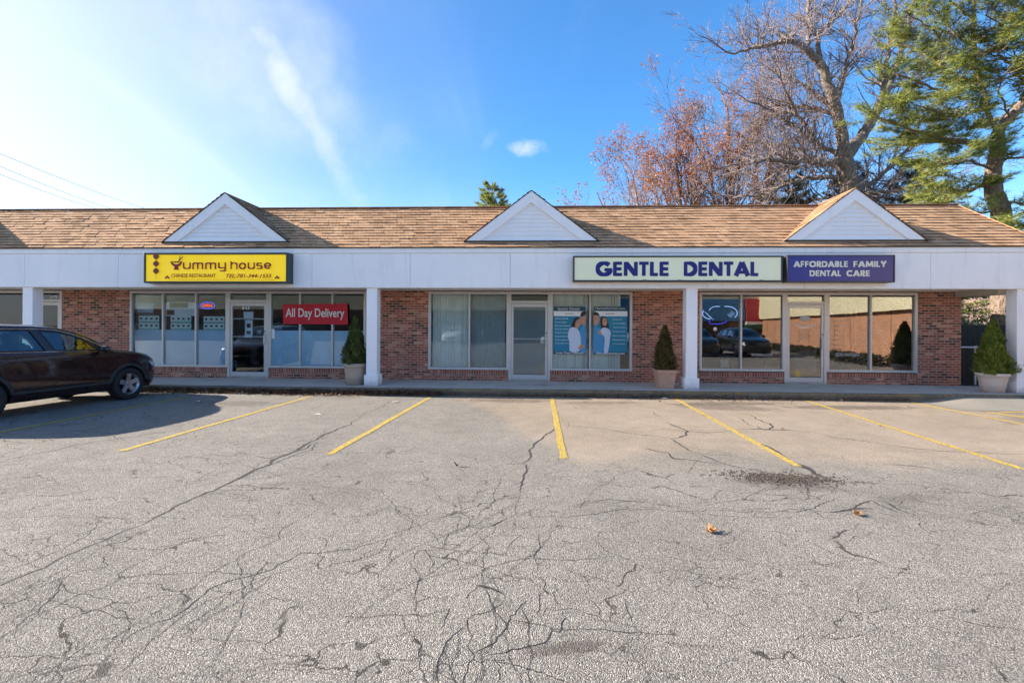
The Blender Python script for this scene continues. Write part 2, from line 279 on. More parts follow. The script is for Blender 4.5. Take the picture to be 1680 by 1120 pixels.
OAK=[[[16.97,12.0,-1.56,0.58],[16.94,12.0,3.58,0.54],[16.85,12.0,7.91,0.5],[16.63,12.0,9.36,0.46]],[[16.63,12.0,9.36,0.46],[16.4,12.0,10.33,0.42],[16.31,12.0,11.13,0.38]],[[16.31,12.0,11.13,0.3],[15.95,11.75,12.47,0.268],[15.32,11.5,13.95,0.235],[14.64,11.25,15.24,0.203],[13.74,11.0,15.89,0.17]],[[14.3,12.0,16.48,0.16],[13.36,11.25,16.42,0.13],[12.27,10.5,15.92,0.1],[10.73,9.75,15.26,0.07],[9.26,9.0,14.56,0.04]],[[15.09,12.0,15.56,0.13],[15.14,12.2,17.23,0.114],[15.55,12.4,17.74,0.098],[16.72,12.6,18.92,0.082],[17.32,12.8,20.21,0.066],[18.09,13.0,22.33,0.05]],[[14.37,12.0,16.48,0.13],[14.9,12.5,17.75,0.108],[15.03,13.0,19.07,0.085],[15.2,13.5,21.11,0.062],[15.07,14.0,23.23,0.04]],[[16.04,12.0,13.71,0.12],[16.17,11.5,15.51,0.1],[16.2,11.0,16.45,0.08],[16.09,10.5,17.35,0.06],[16.17,10.0,18.78,0.04]],[[16.2,12.0,12.58,0.12],[15.72,12.5,13.79,0.098],[14.88,13.0,15.05,0.075],[13.83,13.5,16.01,0.052],[13.06,14.0,16.72,0.03]],[[16.37,12.0,10.58,0.32],[17.21,12.33,11.57,0.287],[18.23,12.67,12.85,0.253],[19.04,13.0,14.15,0.22]],[[18.31,12.0,13.67,0.2],[19.11,12.5,15.04,0.17],[19.99,13.0,16.79,0.14],[20.75,13.5,18.59,0.11],[21.47,14.0,20.63,0.08]],[[18.22,12.0,13.45,0.15],[18.34,11.75,14.97,0.122],[18.29,11.5,16.72,0.095],[18.4,11.25,18.42,0.068],[18.05,11.0,20.1,0.04]],[[18.07,12.0,13.19,0.16],[20.13,12.67,14.46,0.12],[21.93,13.33,16.11,0.08],[23.47,14.0,18.17,0.04]],[[16.22,12.0,10.49,0.18],[14.97,11.5,10.23,0.154],[13.77,11.0,10.25,0.128],[12.89,10.5,9.9,0.102],[11.46,10.0,9.91,0.076],[10.07,9.5,9.52,0.05]],[[16.34,12.0,10.81,0.14],[14.81,11.75,11.37,0.113],[13.43,11.5,12.24,0.085],[12.06,11.25,12.93,0.057],[10.87,11.0,13.3,0.03]],[[16.14,12.0,12.9,0.13],[14.61,12.5,13.64,0.097],[13.58,13.0,13.96,0.063],[12.33,13.5,14.56,0.03]],[[16.53,12.0,9.52,0.14],[14.98,11.5,9.54,0.113],[13.17,11.0,9.08,0.085],[11.42,10.5,8.39,0.057],[9.71,10.0,8.05,0.03]],[[14.96,12.0,11.56,0.13],[13.64,11.33,12.63,0.097],[12.66,10.67,13.57,0.063],[11.87,10.0,14.44,0.03]],[[16.79,12.0,8.72,0.17],[17.95,12.25,9.43,0.14],[19.07,12.5,10.31,0.11],[20.52,12.75,11.7,0.08],[21.99,13.0,12.61,0.05]],[[16.69,12.0,9.04,0.13],[17.01,11.33,8.59,0.097],[18.3,10.67,8.63,0.063],[19.2,10.0,9.01,0.03]],[[16.47,12.0,10.01,0.13],[15.41,12.75,10.86,0.105],[14.19,13.5,11.9,0.08],[12.86,14.25,12.38,0.055],[11.79,15.0,13.42,0.03]],[[16.7,12.0,8.4,0.12],[16.22,13.0,8.84,0.09],[15.15,14.0,8.88,0.06],[13.95,15.0,8.86,0.03]],[[16.85,12.0,8.23,0.12],[18.81,13.0,8.82,0.09],[21.2,14.0,8.91,0.06],[23.7,15.0,9.34,0.03]]]
PINE=[[[17.85,5.0,-0.59,0.4],[17.69,5.0,1.47,0.377],[17.61,5.0,3.07,0.353],[17.6,5.0,4.9,0.33]],[[17.6,5.0,4.9,0.33],[17.55,5.0,6.04,0.295],[17.22,5.0,7.19,0.26],[17.39,5.0,8.33,0.225],[17.41,5.0,9.13,0.19]],[[17.41,5.0,9.13,0.17],[17.8,5.0,9.58,0.162],[18.34,5.0,10.26,0.153],[18.77,5.0,11.28,0.145],[19.02,5.0,12.64,0.137],[19.08,5.0,14.46,0.128],[19.12,5.0,17.65,0.12]],[[17.38,5.0,9.06,0.1],[17.23,5.17,9.78,0.092],[17.27,5.33,10.56,0.083],[17.04,5.5,12.05,0.075],[17.14,5.67,13.57,0.067],[17.2,5.83,16.08,0.058],[17.23,6.0,18.63,0.05]]]
PINE_LIMBS=[[[17.3,5.0,8.63,0.062],[16.04,4.62,8.61,0.054],[14.86,4.25,8.56,0.046],[13.49,3.88,8.69,0.038],[12.17,3.5,8.97,0.03]],[[17.26,5.0,8.56,0.062],[16.6,5.5,8.86,0.051],[15.88,6.0,9.11,0.041],[15.09,6.5,9.22,0.03]],[[17.18,5.0,7.23,0.087],[16.24,4.83,6.87,0.071],[15.44,4.67,6.6,0.056],[14.65,4.5,6.05,0.04]],[[16.98,5.0,10.28,0.05],[15.63,4.67,10.25,0.043],[14.28,4.33,10.55,0.037],[12.95,4.0,10.84,0.03]],[[16.85,5.0,10.86,0.05],[16.13,5.5,11.6,0.04],[15.39,6.0,12.74,0.03],[14.83,6.5,13.42,0.02]],[[16.69,5.0,11.43,0.043],[15.41,4.67,11.84,0.035],[14.48,4.33,12.55,0.028],[13.57,4.0,12.79,0.02]],[[16.58,5.0,12.24,0.043],[15.98,5.33,13.15,0.035],[15.58,5.67,14.33,0.028],[15.14,6.0,15.3,0.02]],[[16.57,5.0,12.7,0.043],[17.13,4.67,12.92,0.035],[17.44,4.33,13.14,0.028],[17.52,4.0,13.34,0.02]],[[17.48,5.0,8.05,0.05],[17.8,4.67,8.02,0.04],[18.1,4.33,7.81,0.03],[18.57,4.0,7.41,0.02]],[[17.3,5.0,7.64,0.05],[15.99,4.33,7.7,0.04],[14.87,3.67,7.6,0.03],[13.7,3.0,7.25,0.02]],[[18.55,5.0,10.83,0.05],[17.4,4.5,11.25,0.04],[16.5,4.0,11.42,0.03],[15.41,3.5,11.26,0.02]],[[18.88,5.0,11.73,0.05],[17.82,4.5,12.13,0.04],[16.7,4.0,12.28,0.03],[15.61,3.5,12.62,0.02]],[[19.02,5.0,12.87,0.05],[17.98,4.67,13.35,0.04],[17.02,4.33,13.59,0.03],[16.07,4.0,14.03,0.02]],[[18.77,5.0,11.05,0.05],[19.09,4.5,11.22,0.035],[19.37,4.0,11.15,0.02]],[[17.49,5.0,6.5,0.05],[17.75,4.4,6.23,0.035],[17.96,3.8,5.85,0.02]],[[17.49,5.0,6.16,0.05],[16.06,4.4,5.86,0.04],[16.34,3.8,5.12,0.03],[14.97,3.2,4.89,0.02]],[[16.51,5.0,13.38,0.043],[15.26,4.5,13.75,0.032],[14.4,4.0,14.07,0.02]],[[16.52,5.0,14.07,0.043],[16.75,4.5,14.16,0.032],[16.89,4.0,14.22,0.02]],[[16.96,5.0,10.17,0.056],[15.56,4.33,9.43,0.044],[14.25,3.67,9.25,0.032],[12.99,3.0,9.17,0.02]],[[17.8,5.0,9.58,0.043],[16.5,4.0,10.13,0.032],[15.73,3.0,10.24,0.02]]]
# ------------------------------------------------------------------ materials
def simple(name,col,rough=.6,metal=0.,nz=0.,nsc=8,bumpd=0.,bsc=60,**kw):
    k=NT(name); P=k.pos()
    c=col
    if nz:
        f=k.noise(P,nsc,5); c=k.mix(f,tuple(x*(1-nz) for x in col),tuple(min(1,x*(1+nz)) for x in col))
    k.set(k.b.inputs['Base Color'],c); k.b.inputs['Roughness'].default_value=rough; k.b.inputs['Metallic'].default_value=metal
    if bumpd: k.set(k.b.inputs['Normal'],k.bump(k.noise(P,bsc,4),bumpd))
    for a,v in kw.items(): k.set(k.b.inputs[a.replace('_',' ')],v)
    return k.mat
M={}
def m_asphalt():
    k=NT('asphalt'); P=k.pos(); X,Y,Z=k.sep(P)
    w1=k.noise(P,.55,4,.6); w2=k.noise(P,3.2,4); w3=k.noise(P,.16,2)
    vo=k.n('TexVoronoi',Vector=P,Scale=150.); st=k.sep(vo.outputs['Color'])[0]; dist=vo.outputs['Distance']
    vo2=k.n('TexVoronoi',Vector=P,Scale=210.); st2=k.sep(vo2.outputs['Color'])[1]
    # older, smoother, warmer band near the kerb on the right side
    edge=k.m('ADD',Y,k.m('MULTIPLY',k.m('SUBTRACT',w1,.5),2.6))
    edge=k.m('SUBTRACT',edge,k.m('MULTIPLY',k.m('MAXIMUM',k.m('SUBTRACT',.6,X),0.),1.9))
    warm=k.smooth(edge,-7.6,-6.4)
    warm=k.m('MULTIPLY',warm,k.smooth(X,-2.9,-1.6))
    mg=k.ramp(st,[(0,L3(108,101,96)),(.25,L3(136,130,124)),(.62,L3(158,152,146)),(.88,L3(176,170,162)),(1,L3(208,202,192))])
    mw=k.ramp(st,[(0,L3(146,132,118)),(.4,L3(168,152,137)),(.75,L3(181,165,149)),(1,L3(200,185,168))])
    c=k.mix(warm,mg,mw)
    fine=k.ramp(st2,[(0,.62),(.5,.98),(1,1.22)])
    c=k.mix(k.m('SUBTRACT',.85,k.m('MULTIPLY',warm,.45)),c,fine,'MULTIPLY')
    gap=k.smooth(dist,.0060,.0032); gap2=k.m('SUBTRACT',1.,k.m('MULTIPLY',k.m('SUBTRACT',1.,gap),.24))
    c=k.mix(1.,c,k.comb(gap2,gap2,gap2),'MULTIPLY')
    tone=k.ramp(w1,[(.25,.80),(.5,1.0),(.75,1.15)]); c=k.mix(.8,c,tone,'MULTIPLY')
    tone=k.ramp(w2,[(.3,.88),(.7,1.1)]); c=k.mix(.8,c,tone,'MULTIPLY')
    # pits of missing stone
    pv=k.n('TexVoronoi',Vector=P,Scale=23.); pit=k.m('MULTIPLY',k.smooth(pv.outputs['Distance'],.17,.09),k.smooth(w2,.56,.66))
    c=k.mix(k.m('MULTIPLY',pit,.62),c,L3(62,56,52))
    # stains and worn patches where cars stand
    for (sx,sy,rx,ry,a,kk) in STAINS:
        ca,sa=math.cos(a),math.sin(a)
        ux=k.m('ADD',k.m('MULTIPLY',k.m('SUBTRACT',X,sx),ca/rx),k.m('MULTIPLY',k.m('SUBTRACT',Y,sy),sa/rx))
        uy=k.m('ADD',k.m('MULTIPLY',k.m('SUBTRACT',X,sx),-sa/ry),k.m('MULTIPLY',k.m('SUBTRACT',Y,sy),ca/ry))
        q=k.m('ADD',k.m('MULTIPLY',ux,ux),k.m('MULTIPLY',uy,uy))
        q=k.m('ADD',q,k.m('MULTIPLY',k.m('SUBTRACT',k.noise(P,4.5,5,.7),.5),3.4))
        f=k.m('MULTIPLY',k.smooth(q,1.25,.2),min(.85,kk*1.25))
        c=k.mix(f,c,L3(80,73,68))
    c=k.mix(1.,c,(1.05,1.03,.975),'MULTIPLY')
    # hairline cracks: domain-warped cell edges
    wx=k.n('TexNoise',Vector=P,Scale=1.7,Detail=5.).outputs['Color']
    wp=k.n('VectorMath',{'operation':'MULTIPLY_ADD'}); k.set(wp.inputs[0],wx); wp.inputs[1].default_value=(.8,.8,0); k.set(wp.inputs[2],P)
    mp=k.n('Mapping',Vector=wp.outputs[0],Rotation=(0,0,-.58),Scale=(.8,2.0,1)).outputs[0]
    ed=k.n('TexVoronoi',{'feature':'DISTANCE_TO_EDGE'},Vector=mp,Scale=1.25).outputs['Distance']
    ed2=k.n('TexVoronoi',{'feature':'DISTANCE_TO_EDGE'},Vector=mp,Scale=3.1).outputs['Distance']
    brk=k.smooth(k.noise(P,2.6,4),.40,.52)
    cm=k.m('MULTIPLY',k.smooth(ed,.0085,.0035),k.m('ADD',.35,k.m('MULTIPLY',brk,.65)))
    cm=k.m('MAXIMUM',cm,k.m('MULTIPLY',k.smooth(ed2,.017,.006),k.m('MULTIPLY',k.smooth(k.noise(P,.75,3),.53,.60),.8)))
    cm=k.m('MULTIPLY',cm,k.smooth(k.m('SUBTRACT',Y,k.m('MULTIPLY',k.m('MAXIMUM',k.m('SUBTRACT',0.,X),0.),.35)),-6.,-8.2))
    c=k.mix(k.m('MULTIPLY',cm,.85),c,L3(58,52,47))
    k.set(k.b.inputs['Base Color'],c); k.b.inputs['Roughness'].default_value=.92; k.b.inputs['Specular IOR Level'].default_value=.25
    h=k.m('ADD',k.m('MULTIPLY',dist,-30.),k.m('ADD',k.m('MULTIPLY',st,.5),k.m('MULTIPLY',w2,2.)))
    h=k.m('SUBTRACT',h,k.m('MULTIPLY',cm,2.))
    k.set(k.b.inputs['Normal'],k.bump(h,.003,.42))
    return k.mat
STAINS=[(4.4,-2.6,1.3,.28,.1,.5),(4.1,-3.1,1.2,.4,-.2,.4),(6.9,-2.9,1.6,.3,.05,.5),(-.6,-2.55,1.2,.3,0,.4),(1.6,-2.7,1.0,.22,.1,.35),
 (2.8,-8.0,.6,.22,-.1,.4),(3.8,-8.35,.4,.12,.2,.3),(9.3,-4.2,.9,.5,.3,.3),(-6.4,-3.4,.9,.4,0,.3),(-2.0,-8.6,.5,.4,0,.15),(7.6,-7.2,.8,.25,.3,.22),(.2,-10.7,.25,.06,.2,.5),(4.8,-11.2,.5,.25,.4,.25),(10.5,-3.4,1.3,.3,0,.3)]
M['asphalt']=m_asphalt()
def m_brick(name,soldier=False,seed=0.):
    k=NT(name); P=k.pos(); X,Y,Z=k.sep(P)
    a=k.m('ADD',X,Y); bw,bh=.2065,.0695
    if soldier: uu=k.m('DIVIDE',a,.0695); row=k.m('FLOOR',k.m('DIVIDE',k.m('SUBTRACT',Z,.33),.145)); vv=k.m('DIVIDE',k.m('SUBTRACT',Z,.33),.145)
    else:
        vv=k.m('DIVIDE',Z,bh); row=k.m('FLOOR',vv)
        uu=k.m('ADD',k.m('DIVIDE',a,bw),k.m('MULTIPLY',k.m('MODULO',row,2.),.5))
    colm=k.m('FLOOR',uu); fu=k.m('FRACT',uu); fv=k.m('FRACT',vv)
    wn=k.n('TexWhiteNoise',{'noise_dimensions':'3D'},Vector=k.comb(colm,row,seed)).outputs; rv=wn['Value']; r3=k.sep(wn['Color'])
    jit=k.m('MULTIPLY',k.m('SUBTRACT',k.noise(P,25,3),.5),.05)
    mu,mv=(.08,.04) if soldier else (.032,.095)
    du=k.m('MINIMUM',fu,k.m('SUBTRACT',1.,fu)); dv=k.m('MINIMUM',fv,k.m('SUBTRACT',1.,fv))
    eu=k.smooth(k.m('ADD',du,k.m('MULTIPLY',jit,.4)),mu,mu*1.9); ev=k.smooth(k.m('ADD',dv,jit),mv,mv*1.7)
    br=k.m('MULTIPLY',eu,ev)
    if soldier: cols=[(0,L3(104,56,46)),(.4,L3(150,84,64)),(.75,L3(116,70,60)),(1,L3(168,116,96))]
    else: cols=[(0,L3(66,42,38)),(.16,L3(110,64,52)),(.3,L3(142,78,61)),(.5,L3(150,86,68)),(.66,L3(130,80,64)),(.8,L3(162,108,88)),(.92,L3(178,132,110)),(1,L3(84,52,46))]
    c=k.ramp(rv,cols)
    c=k.mix(.6,c,k.ramp(k.noise(P,30,5),[(.25,.85),(.75,1.7)]),'MULTIPLY')
    zone=k.ramp(k.noise(P,.9,3),[(.3,.78),(.5,1.),(.72,1.22)]); c=k.mix(.7,c,zone,'MULTIPLY')
    c=k.mix(1.,c,(1.27,1.14,1.04),'MULTIPLY')
    # bloom: whitish efflorescence
    ef=k.m('MULTIPLY',k.smooth(k.noise(P,2.3,5,.7),.56,.76),.38); c=k.mix(ef,c,L3(178,160,150))
    mort=k.mix(k.noise(P,9,4),L3(150,134,118),L3(198,182,164))
    c=k.mix(br,mort,c)
    k.set(k.b.inputs['Base Color'],c); k.b.inputs['Roughness'].default_value=.85
    h=k.m('ADD',br,k.m('MULTIPLY',k.noise(P,60,4),.35)); h=k.m('ADD',h,k.m('MULTIPLY',r3[1],.25))
    k.set(k.b.inputs['Normal'],k.bump(h,.008,.9))
    return k.mat
M['brick']=m_brick('brick'); M['soldier']=m_brick('brick_sill',True)
def m_shingle():
    k=NT('shingle'); P=k.obj(); X,Y,Z=k.sep(P)
    # courses are real steps; tabs are told apart by a random tone per tab
    a=k.m('ADD',X,k.m('MULTIPLY',Y,.6))
    row=k.m('FLOOR',k.m('DIVIDE',k.m('SUBTRACT',Z,-10.),SHZ))
    uu=k.m('ADD',k.m('DIVIDE',a,.21),k.m('MULTIPLY',row,.37)); colm=k.m('FLOOR',uu); fu=k.m('FRACT',uu)
    wn=k.n('TexWhiteNoise',{'noise_dimensions':'2D'},Vector=k.comb(colm,row,0.)).outputs['Value']
    c=k.ramp(wn,[(0,L3(158,122,92)),(.2,L3(180,141,108)),(.6,L3(190,149,114)),(.85,L3(200,160,124)),(1,L3(168,132,102))])
    gran=k.noise(P,160,3,.8); c=k.mix(.85,c,k.ramp(gran,[(.3,.6),(.5,1.),(.7,1.4)]),'MULTIPLY')
    wz=k.noise(P,.8,4); c=k.mix(.8,c,k.ramp(wz,[(.3,.82),(.7,1.18)]),'MULTIPLY')
    st=k.noise(k.vm(P,(5,5,.8)),1.2,4); c=k.mix(k.m('MULTIPLY',k.smooth(st,.58,.75),.4),c,L3(92,86,70))
    slot=k.smooth(fu,.075,.03); c=k.mix(k.m('MULTIPLY',slot,.6),c,L3(62,46,38))
    k.set(k.b.inputs['Base Color'],c); k.b.inputs['Roughness'].default_value=.95; k.b.inputs['Specular IOR Level'].default_value=.15
    k.set(k.b.inputs['Normal'],k.bump(k.m('ADD',gran,k.m('MULTIPLY',wn,.6)),.006,.8))
    return k.mat
SHZ=.0885
M['shingle']=m_shingle()
def m_paint(name,col,rough=.45,streak=.25,dirt=L3(120,112,104)):
    k=NT(name); P=k.pos()
    s=k.noise(k.vm(P,(4,4,.5)),1.6,5,.65); f=k.m('MULTIPLY',k.smooth(s,.52,.8),streak)
    c=k.mix(f,col,dirt); n=k.noise(P,1.2,3); c=k.mix(.5,c,k.ramp(n,[(.3,.93),(.7,1.05)]),'MULTIPLY')
    zz=k.sep(P)[2]; sp=k.m('MULTIPLY',k.smooth(k.m('ADD',zz,k.m('MULTIPLY',k.noise(P,14,4),.22)),.48,.22),.55); c=k.mix(sp,c,dirt)
    k.set(k.b.inputs['Base Color'],c); k.b.inputs['Roughness'].default_value=rough
    k.set(k.b.inputs['Normal'],k.bump(k.noise(P,7,3),.002,.6)); return k.mat
M['white']=m_paint('white_paint',(.91,.90,.90),.45,.16); M['siding']=m_paint('white_siding',(.86,.86,.87),.4,.08)
M['column']=m_paint('column_paint',(.90,.89,.91),.4,.16)
M['beige']=m_paint('beige_paint',(.48,.44,.36),.6,.3); M['soffit']=m_paint('soffit',(.8,.78,.74),.7)
def m_alu():
    k=NT('bronze_aluminium'); P=k.pos(); n=k.noise(k.vm(P,(3,3,1)),4,4)
    k.set(k.b.inputs['Base Color'],k.mix(n,(.52,.50,.47),(.68,.66,.63))); k.b.inputs['Metallic'].default_value=.3
    k.set(k.b.inputs['Roughness'],k.ramp(n,[(.3,.35),(.7,.5)])); return k.mat
M['alu']=m_alu()
def m_conc(name,a,b,joint=False,yellow=False):
    k=NT(name); P=k.pos(); X,Y,Z=k.sep(P)
    c=k.mix(k.noise(P,2.2,5,.65),a,b)
    c=k.mix(.7,c,k.ramp(k.noise(P,90,3,.8),[(.3,.75),(.7,1.25)]),'MULTIPLY')
    st=k.smooth(k.noise(k.vm(P,(1,3,3)),1.1,5,.7),.52,.72); c=k.mix(k.m('MULTIPLY',st,.55),c,L3(66,58,50))
    if yellow:
        f=k.m('MULTIPLY',k.smooth(k.noise(P,11,5,.7),.47,.56),k.smooth(Z,.105,.15))
        f=k.m('MULTIPLY',f,k.m('MULTIPLY',k.smooth(Y,-1.80,-1.84),k.smooth(k.m('ADD',X,k.m('MULTIPLY',k.noise(P,.5,2),5.)),-1.,1.)))
        c=k.mix(k.m('MULTIPLY',f,.7),c,L3(176,132,42))
    k.set(k.b.inputs['Base Color'],c); k.b.inputs['Roughness'].default_value=.9
    k.set(k.b.inputs['Normal'],k.bump(k.noise(P,45,5,.7),.006,.7)); return k.mat
M['walk']=m_conc('sidewalk_concrete',L3(160,154,146),L3(206,198,186)); M['kerb']=m_conc('kerb_concrete',L3(78,70,58),L3(134,124,106),yellow=True)
def m_line():
    k=NT('yellow_paint'); P=k.pos()
    wear=k.smooth(k.noise(P,26,5,.75),.42,.53); wear2=k.smooth(k.noise(P,3.5,4),.25,.5)
    vo=k.n('TexVoronoi',Vector=P,Scale=88.); st=k.sep(vo.outputs['Color'])[0]
    c=k.mix(st,L3(206,166,34),L3(240,206,66)); c=k.mix(k.m('MULTIPLY',wear,k.m('ADD',.72,k.m('MULTIPLY',wear2,.28))),L3(150,138,118),c)
    k.set(k.b.inputs['Base Color'],c); k.b.inputs['Roughness'].default_value=.8
    k.set(k.b.inputs['Normal'],k.bump(k.m('MULTIPLY',vo.outputs['Distance'],-30.),.003,.7)); return k.mat
M['line']=m_line()
M['crack']=simple('tar_crack',L3(60,55,52),.85,nz=.35,nsc=30,bumpd=.004,bsc=90)
M['hair']=simple('hairline_crack',L3(48,43,39),.9,nz=.5,nsc=40)
def glass(name,tint=(.93,.97,.97),refl=1.6,base=.03,dirt=.03):
    k=NT(name); k.t.nodes.remove(k.b); P=k.pos()
    fr=k.n('Fresnel',IOR=1.5); f=k.m('MULTIPLY_ADD',fr.outputs[0],refl,base,clamp=True)
    wob=k.bump(k.noise(P,.9,2),.004,.3)
    gl=k.n('BsdfGlossy',Color=(.92,.96,1),Roughness=.012,Normal=wob); tr=k.n('BsdfTransparent',Color=tint)
    df=k.n('BsdfDiffuse',Color=(.6,.62,.62))
    ds=k.n('MixShader'); k.set(ds.inputs[0],k.m('MULTIPLY',k.smooth(k.noise(P,3,4),.4,.8),dirt)); k.t.links.new(tr.outputs[0],ds.inputs[1]); k.t.links.new(df.outputs[0],ds.inputs[2])
    mx=k.n('MixShader'); k.set(mx.inputs[0],f); k.t.links.new(ds.outputs[0],mx.inputs[1]); k.t.links.new(gl.outputs[0],mx.inputs[2])
    k.t.links.new(mx.outputs[0],k.out.inputs[0]); return k.mat
M['glass']=glass('shop_glass',refl=1.25,base=.01)
M['tintglass']=glass('tinted_shop_glass',tint=(.78,.78,.76),refl=2.5,base=.045)
M['carglass']=glass('car_glass',tint=(.66,.86,.82),refl=1.8,base=.05,dirt=0)
def film(name,col,op):
    k=NT(name); k.t.nodes.remove(k.b); P=k.pos()
    d=k.n('BsdfDiffuse',Color=k.mix(k.noise(k.vm(P,(2,2,.6)),1.2,3),col,tuple(c*1.25 for c in col))); t=k.n('BsdfTransparent',Color=(.9,.95,.96)); m=k.n('MixShader'); m.inputs[0].default_value=op
    k.t.links.new(t.outputs[0],m.inputs[1]); k.t.links.new(d.outputs[0],m.inputs[2]); k.t.links.new(m.outputs[0],k.out.inputs[0]); return k.mat
M['film']=film('frosted_film',(.58,.74,.86),.92); M['doorfilm']=film('door_film',(.28,.32,.33),.82)
M['bluefilm']=film('blue_band',(.1,.3,.55),.35)
M['dark']=simple('black_metal',(.018,.02,.02),.4); M['sign_frame']=simple('sign_cabinet',(.02,.035,.033),.35)
M['signbrown']=simple('brown_cabinet',(.055,.05,.06),.4)
M['yellow']=simple('yellow_banner',L3(255,206,8),.45,nz=.18,nsc=2.2); M['maroon']=simple('maroon_print',L3(140,22,34),.5)
M['maroon2']=simple('dark_red_print',L3(126,52,40),.5); M['palegreen']=simple('pale_sign_face',L3(206,212,186),.35,nz=.06,nsc=1.2); M['navytext']=simple('navy_letters',L3(22,18,112),.4)
for q_,e_ in (('yellow',.16),('palegreen',.07)):  # slight glow added to brighten these two sign faces
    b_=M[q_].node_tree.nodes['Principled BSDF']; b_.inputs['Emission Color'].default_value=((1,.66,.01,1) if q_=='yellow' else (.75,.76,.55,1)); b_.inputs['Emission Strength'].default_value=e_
def m_navy():
    k=NT('navy_sign_face'); X,_,_=k.sep(k.pos()); c=k.mix(k.smooth(X,6.0,8.6),L3(28,34,132),L3(54,42,116))
    k.set(k.b.inputs['Base Color'],c); k.b.inputs['Roughness'].default_value=.3; return k.mat
M['navy']=m_navy(); M['cream']=simple('cream_letters',L3(226,222,206),.5)
M['red']=simple('red_banner',L3(196,16,40),.55,nz=.1,nsc=2); M['whitev']=simple('white_vinyl',(.78,.78,.76),.5)
M['paper']=simple('paper',(.85,.87,.88),.8,nz=.06); M['teal']=simple('teal_print',L3(22,128,160),.4,nz=.12,nsc=1.6); M['tealdark']=simple('dark_teal_print',L3(16,70,86),.4)
M['skin']=simple('skin_print',L3(196,146,120),.6); M['hair_dark']=simple('hair_print',L3(52,34,28),.6); M['shirtwhite']=simple('shirt_print',L3(206,216,232),.6); M['shirtblue']=simple('blue_shirt_print',L3(74,150,196),.6)
M['mint']=simple('menu_print',L3(232,244,238),.5); M['photo']=simple('food_photo',L3(70,52,44),.6,nz=.7,nsc=25); M['aqua']=simple('menu_band',L3(120,196,178),.5)
def emit(name,col,st):
    k=NT(name); k.set(k.b.inputs['Emission Color'],col); k.b.inputs['Emission Strength'].default_value=st; k.set(k.b.inputs['Base Color'],tuple(c*.5 for c in col)); return k.mat
M['neonred']=emit('red_neon',(1,.05,.03),.7); M['neonblue']=emit('blue_neon',(.06,.08,1.),.55); M['neonwhite']=emit('pale_blue_neon',(.3,.5,1),.9); M['bulb']=emit('lit_bulb',(1,.78,.45),2.5)
M['blind']=simple('blind_slat',(.84,.86,.80),.7,nz=.1); M['blinddark']=simple('grey_blind_slat',(.34,.40,.41),.7,nz=.15)
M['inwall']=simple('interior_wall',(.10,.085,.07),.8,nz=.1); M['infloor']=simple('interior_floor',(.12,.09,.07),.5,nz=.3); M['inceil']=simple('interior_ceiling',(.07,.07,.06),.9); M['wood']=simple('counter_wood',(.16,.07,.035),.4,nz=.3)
M['plastic']=simple('white_plastic',(.72,.74,.74),.4); M['terracotta']=simple('terracotta',L3(186,150,128),.8,nz=.2,nsc=9,bumpd=.002); M['pottan']=simple('tan_pot',L3(176,160,144),.75,nz=.16,nsc=7,bumpd=.002); M['potpale']=simple('pale_pot',L3(214,196,182),.75,nz=.16,nsc=7,bumpd=.002)
M['soil']=simple('soil',(.05,.035,.025),.95,nz=.4,nsc=40,bumpd=.02)
def m_leafy(name,c0,c1,c2,trans=.25,nsc=3.,rough=.6):
    k=NT(name); P=k.pos(); f=k.noise(P,nsc,3); g=k.n('TexWhiteNoise',{'noise_dimensions':'3D'},Vector=k.n('VectorMath',{'operation':'SNAP'},i0=P,i1=(.07,.07,.07)).outputs[0]).outputs['Value']
    c=k.ramp(k.m('ADD',k.m('MULTIPLY',f,.6),k.m('MULTIPLY',g,.4)),[(.22,c0),(.5,c1),(.78,c2)])
    k.set(k.b.inputs['Base Color'],c); k.b.inputs['Roughness'].default_value=rough
    tl=k.n('BsdfTranslucent',Color=c); mx=k.n('MixShader'); mx.inputs[0].default_value=trans
    k.t.links.new(k.b.outputs[0],mx.inputs[1]); k.t.links.new(tl.outputs[0],mx.inputs[2]); k.t.links.new(mx.outputs[0],k.out.inputs[0]); return k.mat
M['arbor']=m_leafy('arborvitae',(.03,.055,.014),(.075,.115,.026),(.17,.17,.05)); M['arbordry']=m_leafy('dry_arborvitae',(.035,.04,.012),(.09,.08,.024),(.18,.11,.04))
M['arborbright']=m_leafy('bright_arborvitae',(.06,.11,.015),(.16,.22,.03),(.32,.31,.065),.3)
M['needle']=m_leafy('pine_needles',(.11,.145,.03),(.26,.30,.06),(.45,.43,.12),.35,1.1); M['evergreen']=m_leafy('dark_evergreen',(.045,.07,.025),(.10,.13,.04),(.19,.20,.07),.25,.8)
M['shrub']=m_leafy('shrub_leaves',(.04,.09,.02),(.10,.18,.04),(.22,.30,.08),.3,2.); M['redleaf']=m_leafy('red_brown_leaves',(.24,.085,.04),(.38,.15,.07),(.48,.27,.13),.3,4.)
M['deadleaf']=m_leafy('fallen_leaves',(.05,.03,.02),(.16,.08,.04),(.34,.20,.10),.1,12.); M['tanleaf']=simple('tan_leaf',L3(168,124,78),.7,nz=.3,nsc=40)
def m_bark(name,a,b,sc=6.):
    k=NT(name); P=k.pos(); n=k.noise(k.vm(P,(1,1,.22)),sc,6,.7); v=k.n('TexVoronoi',Vector=k.vm(P,(1,1,.3)),Scale=sc*2.5).outputs['Distance']
    h=k.m('ADD',n,k.m('MULTIPLY',v,.6)); k.set(k.b.inputs['Base Color'],k.ramp(h,[(.35,a),(.95,b)])); k.b.inputs['Roughness'].default_value=.9
    k.set(k.b.inputs['Normal'],k.bump(h,.05,.9)); return k.mat
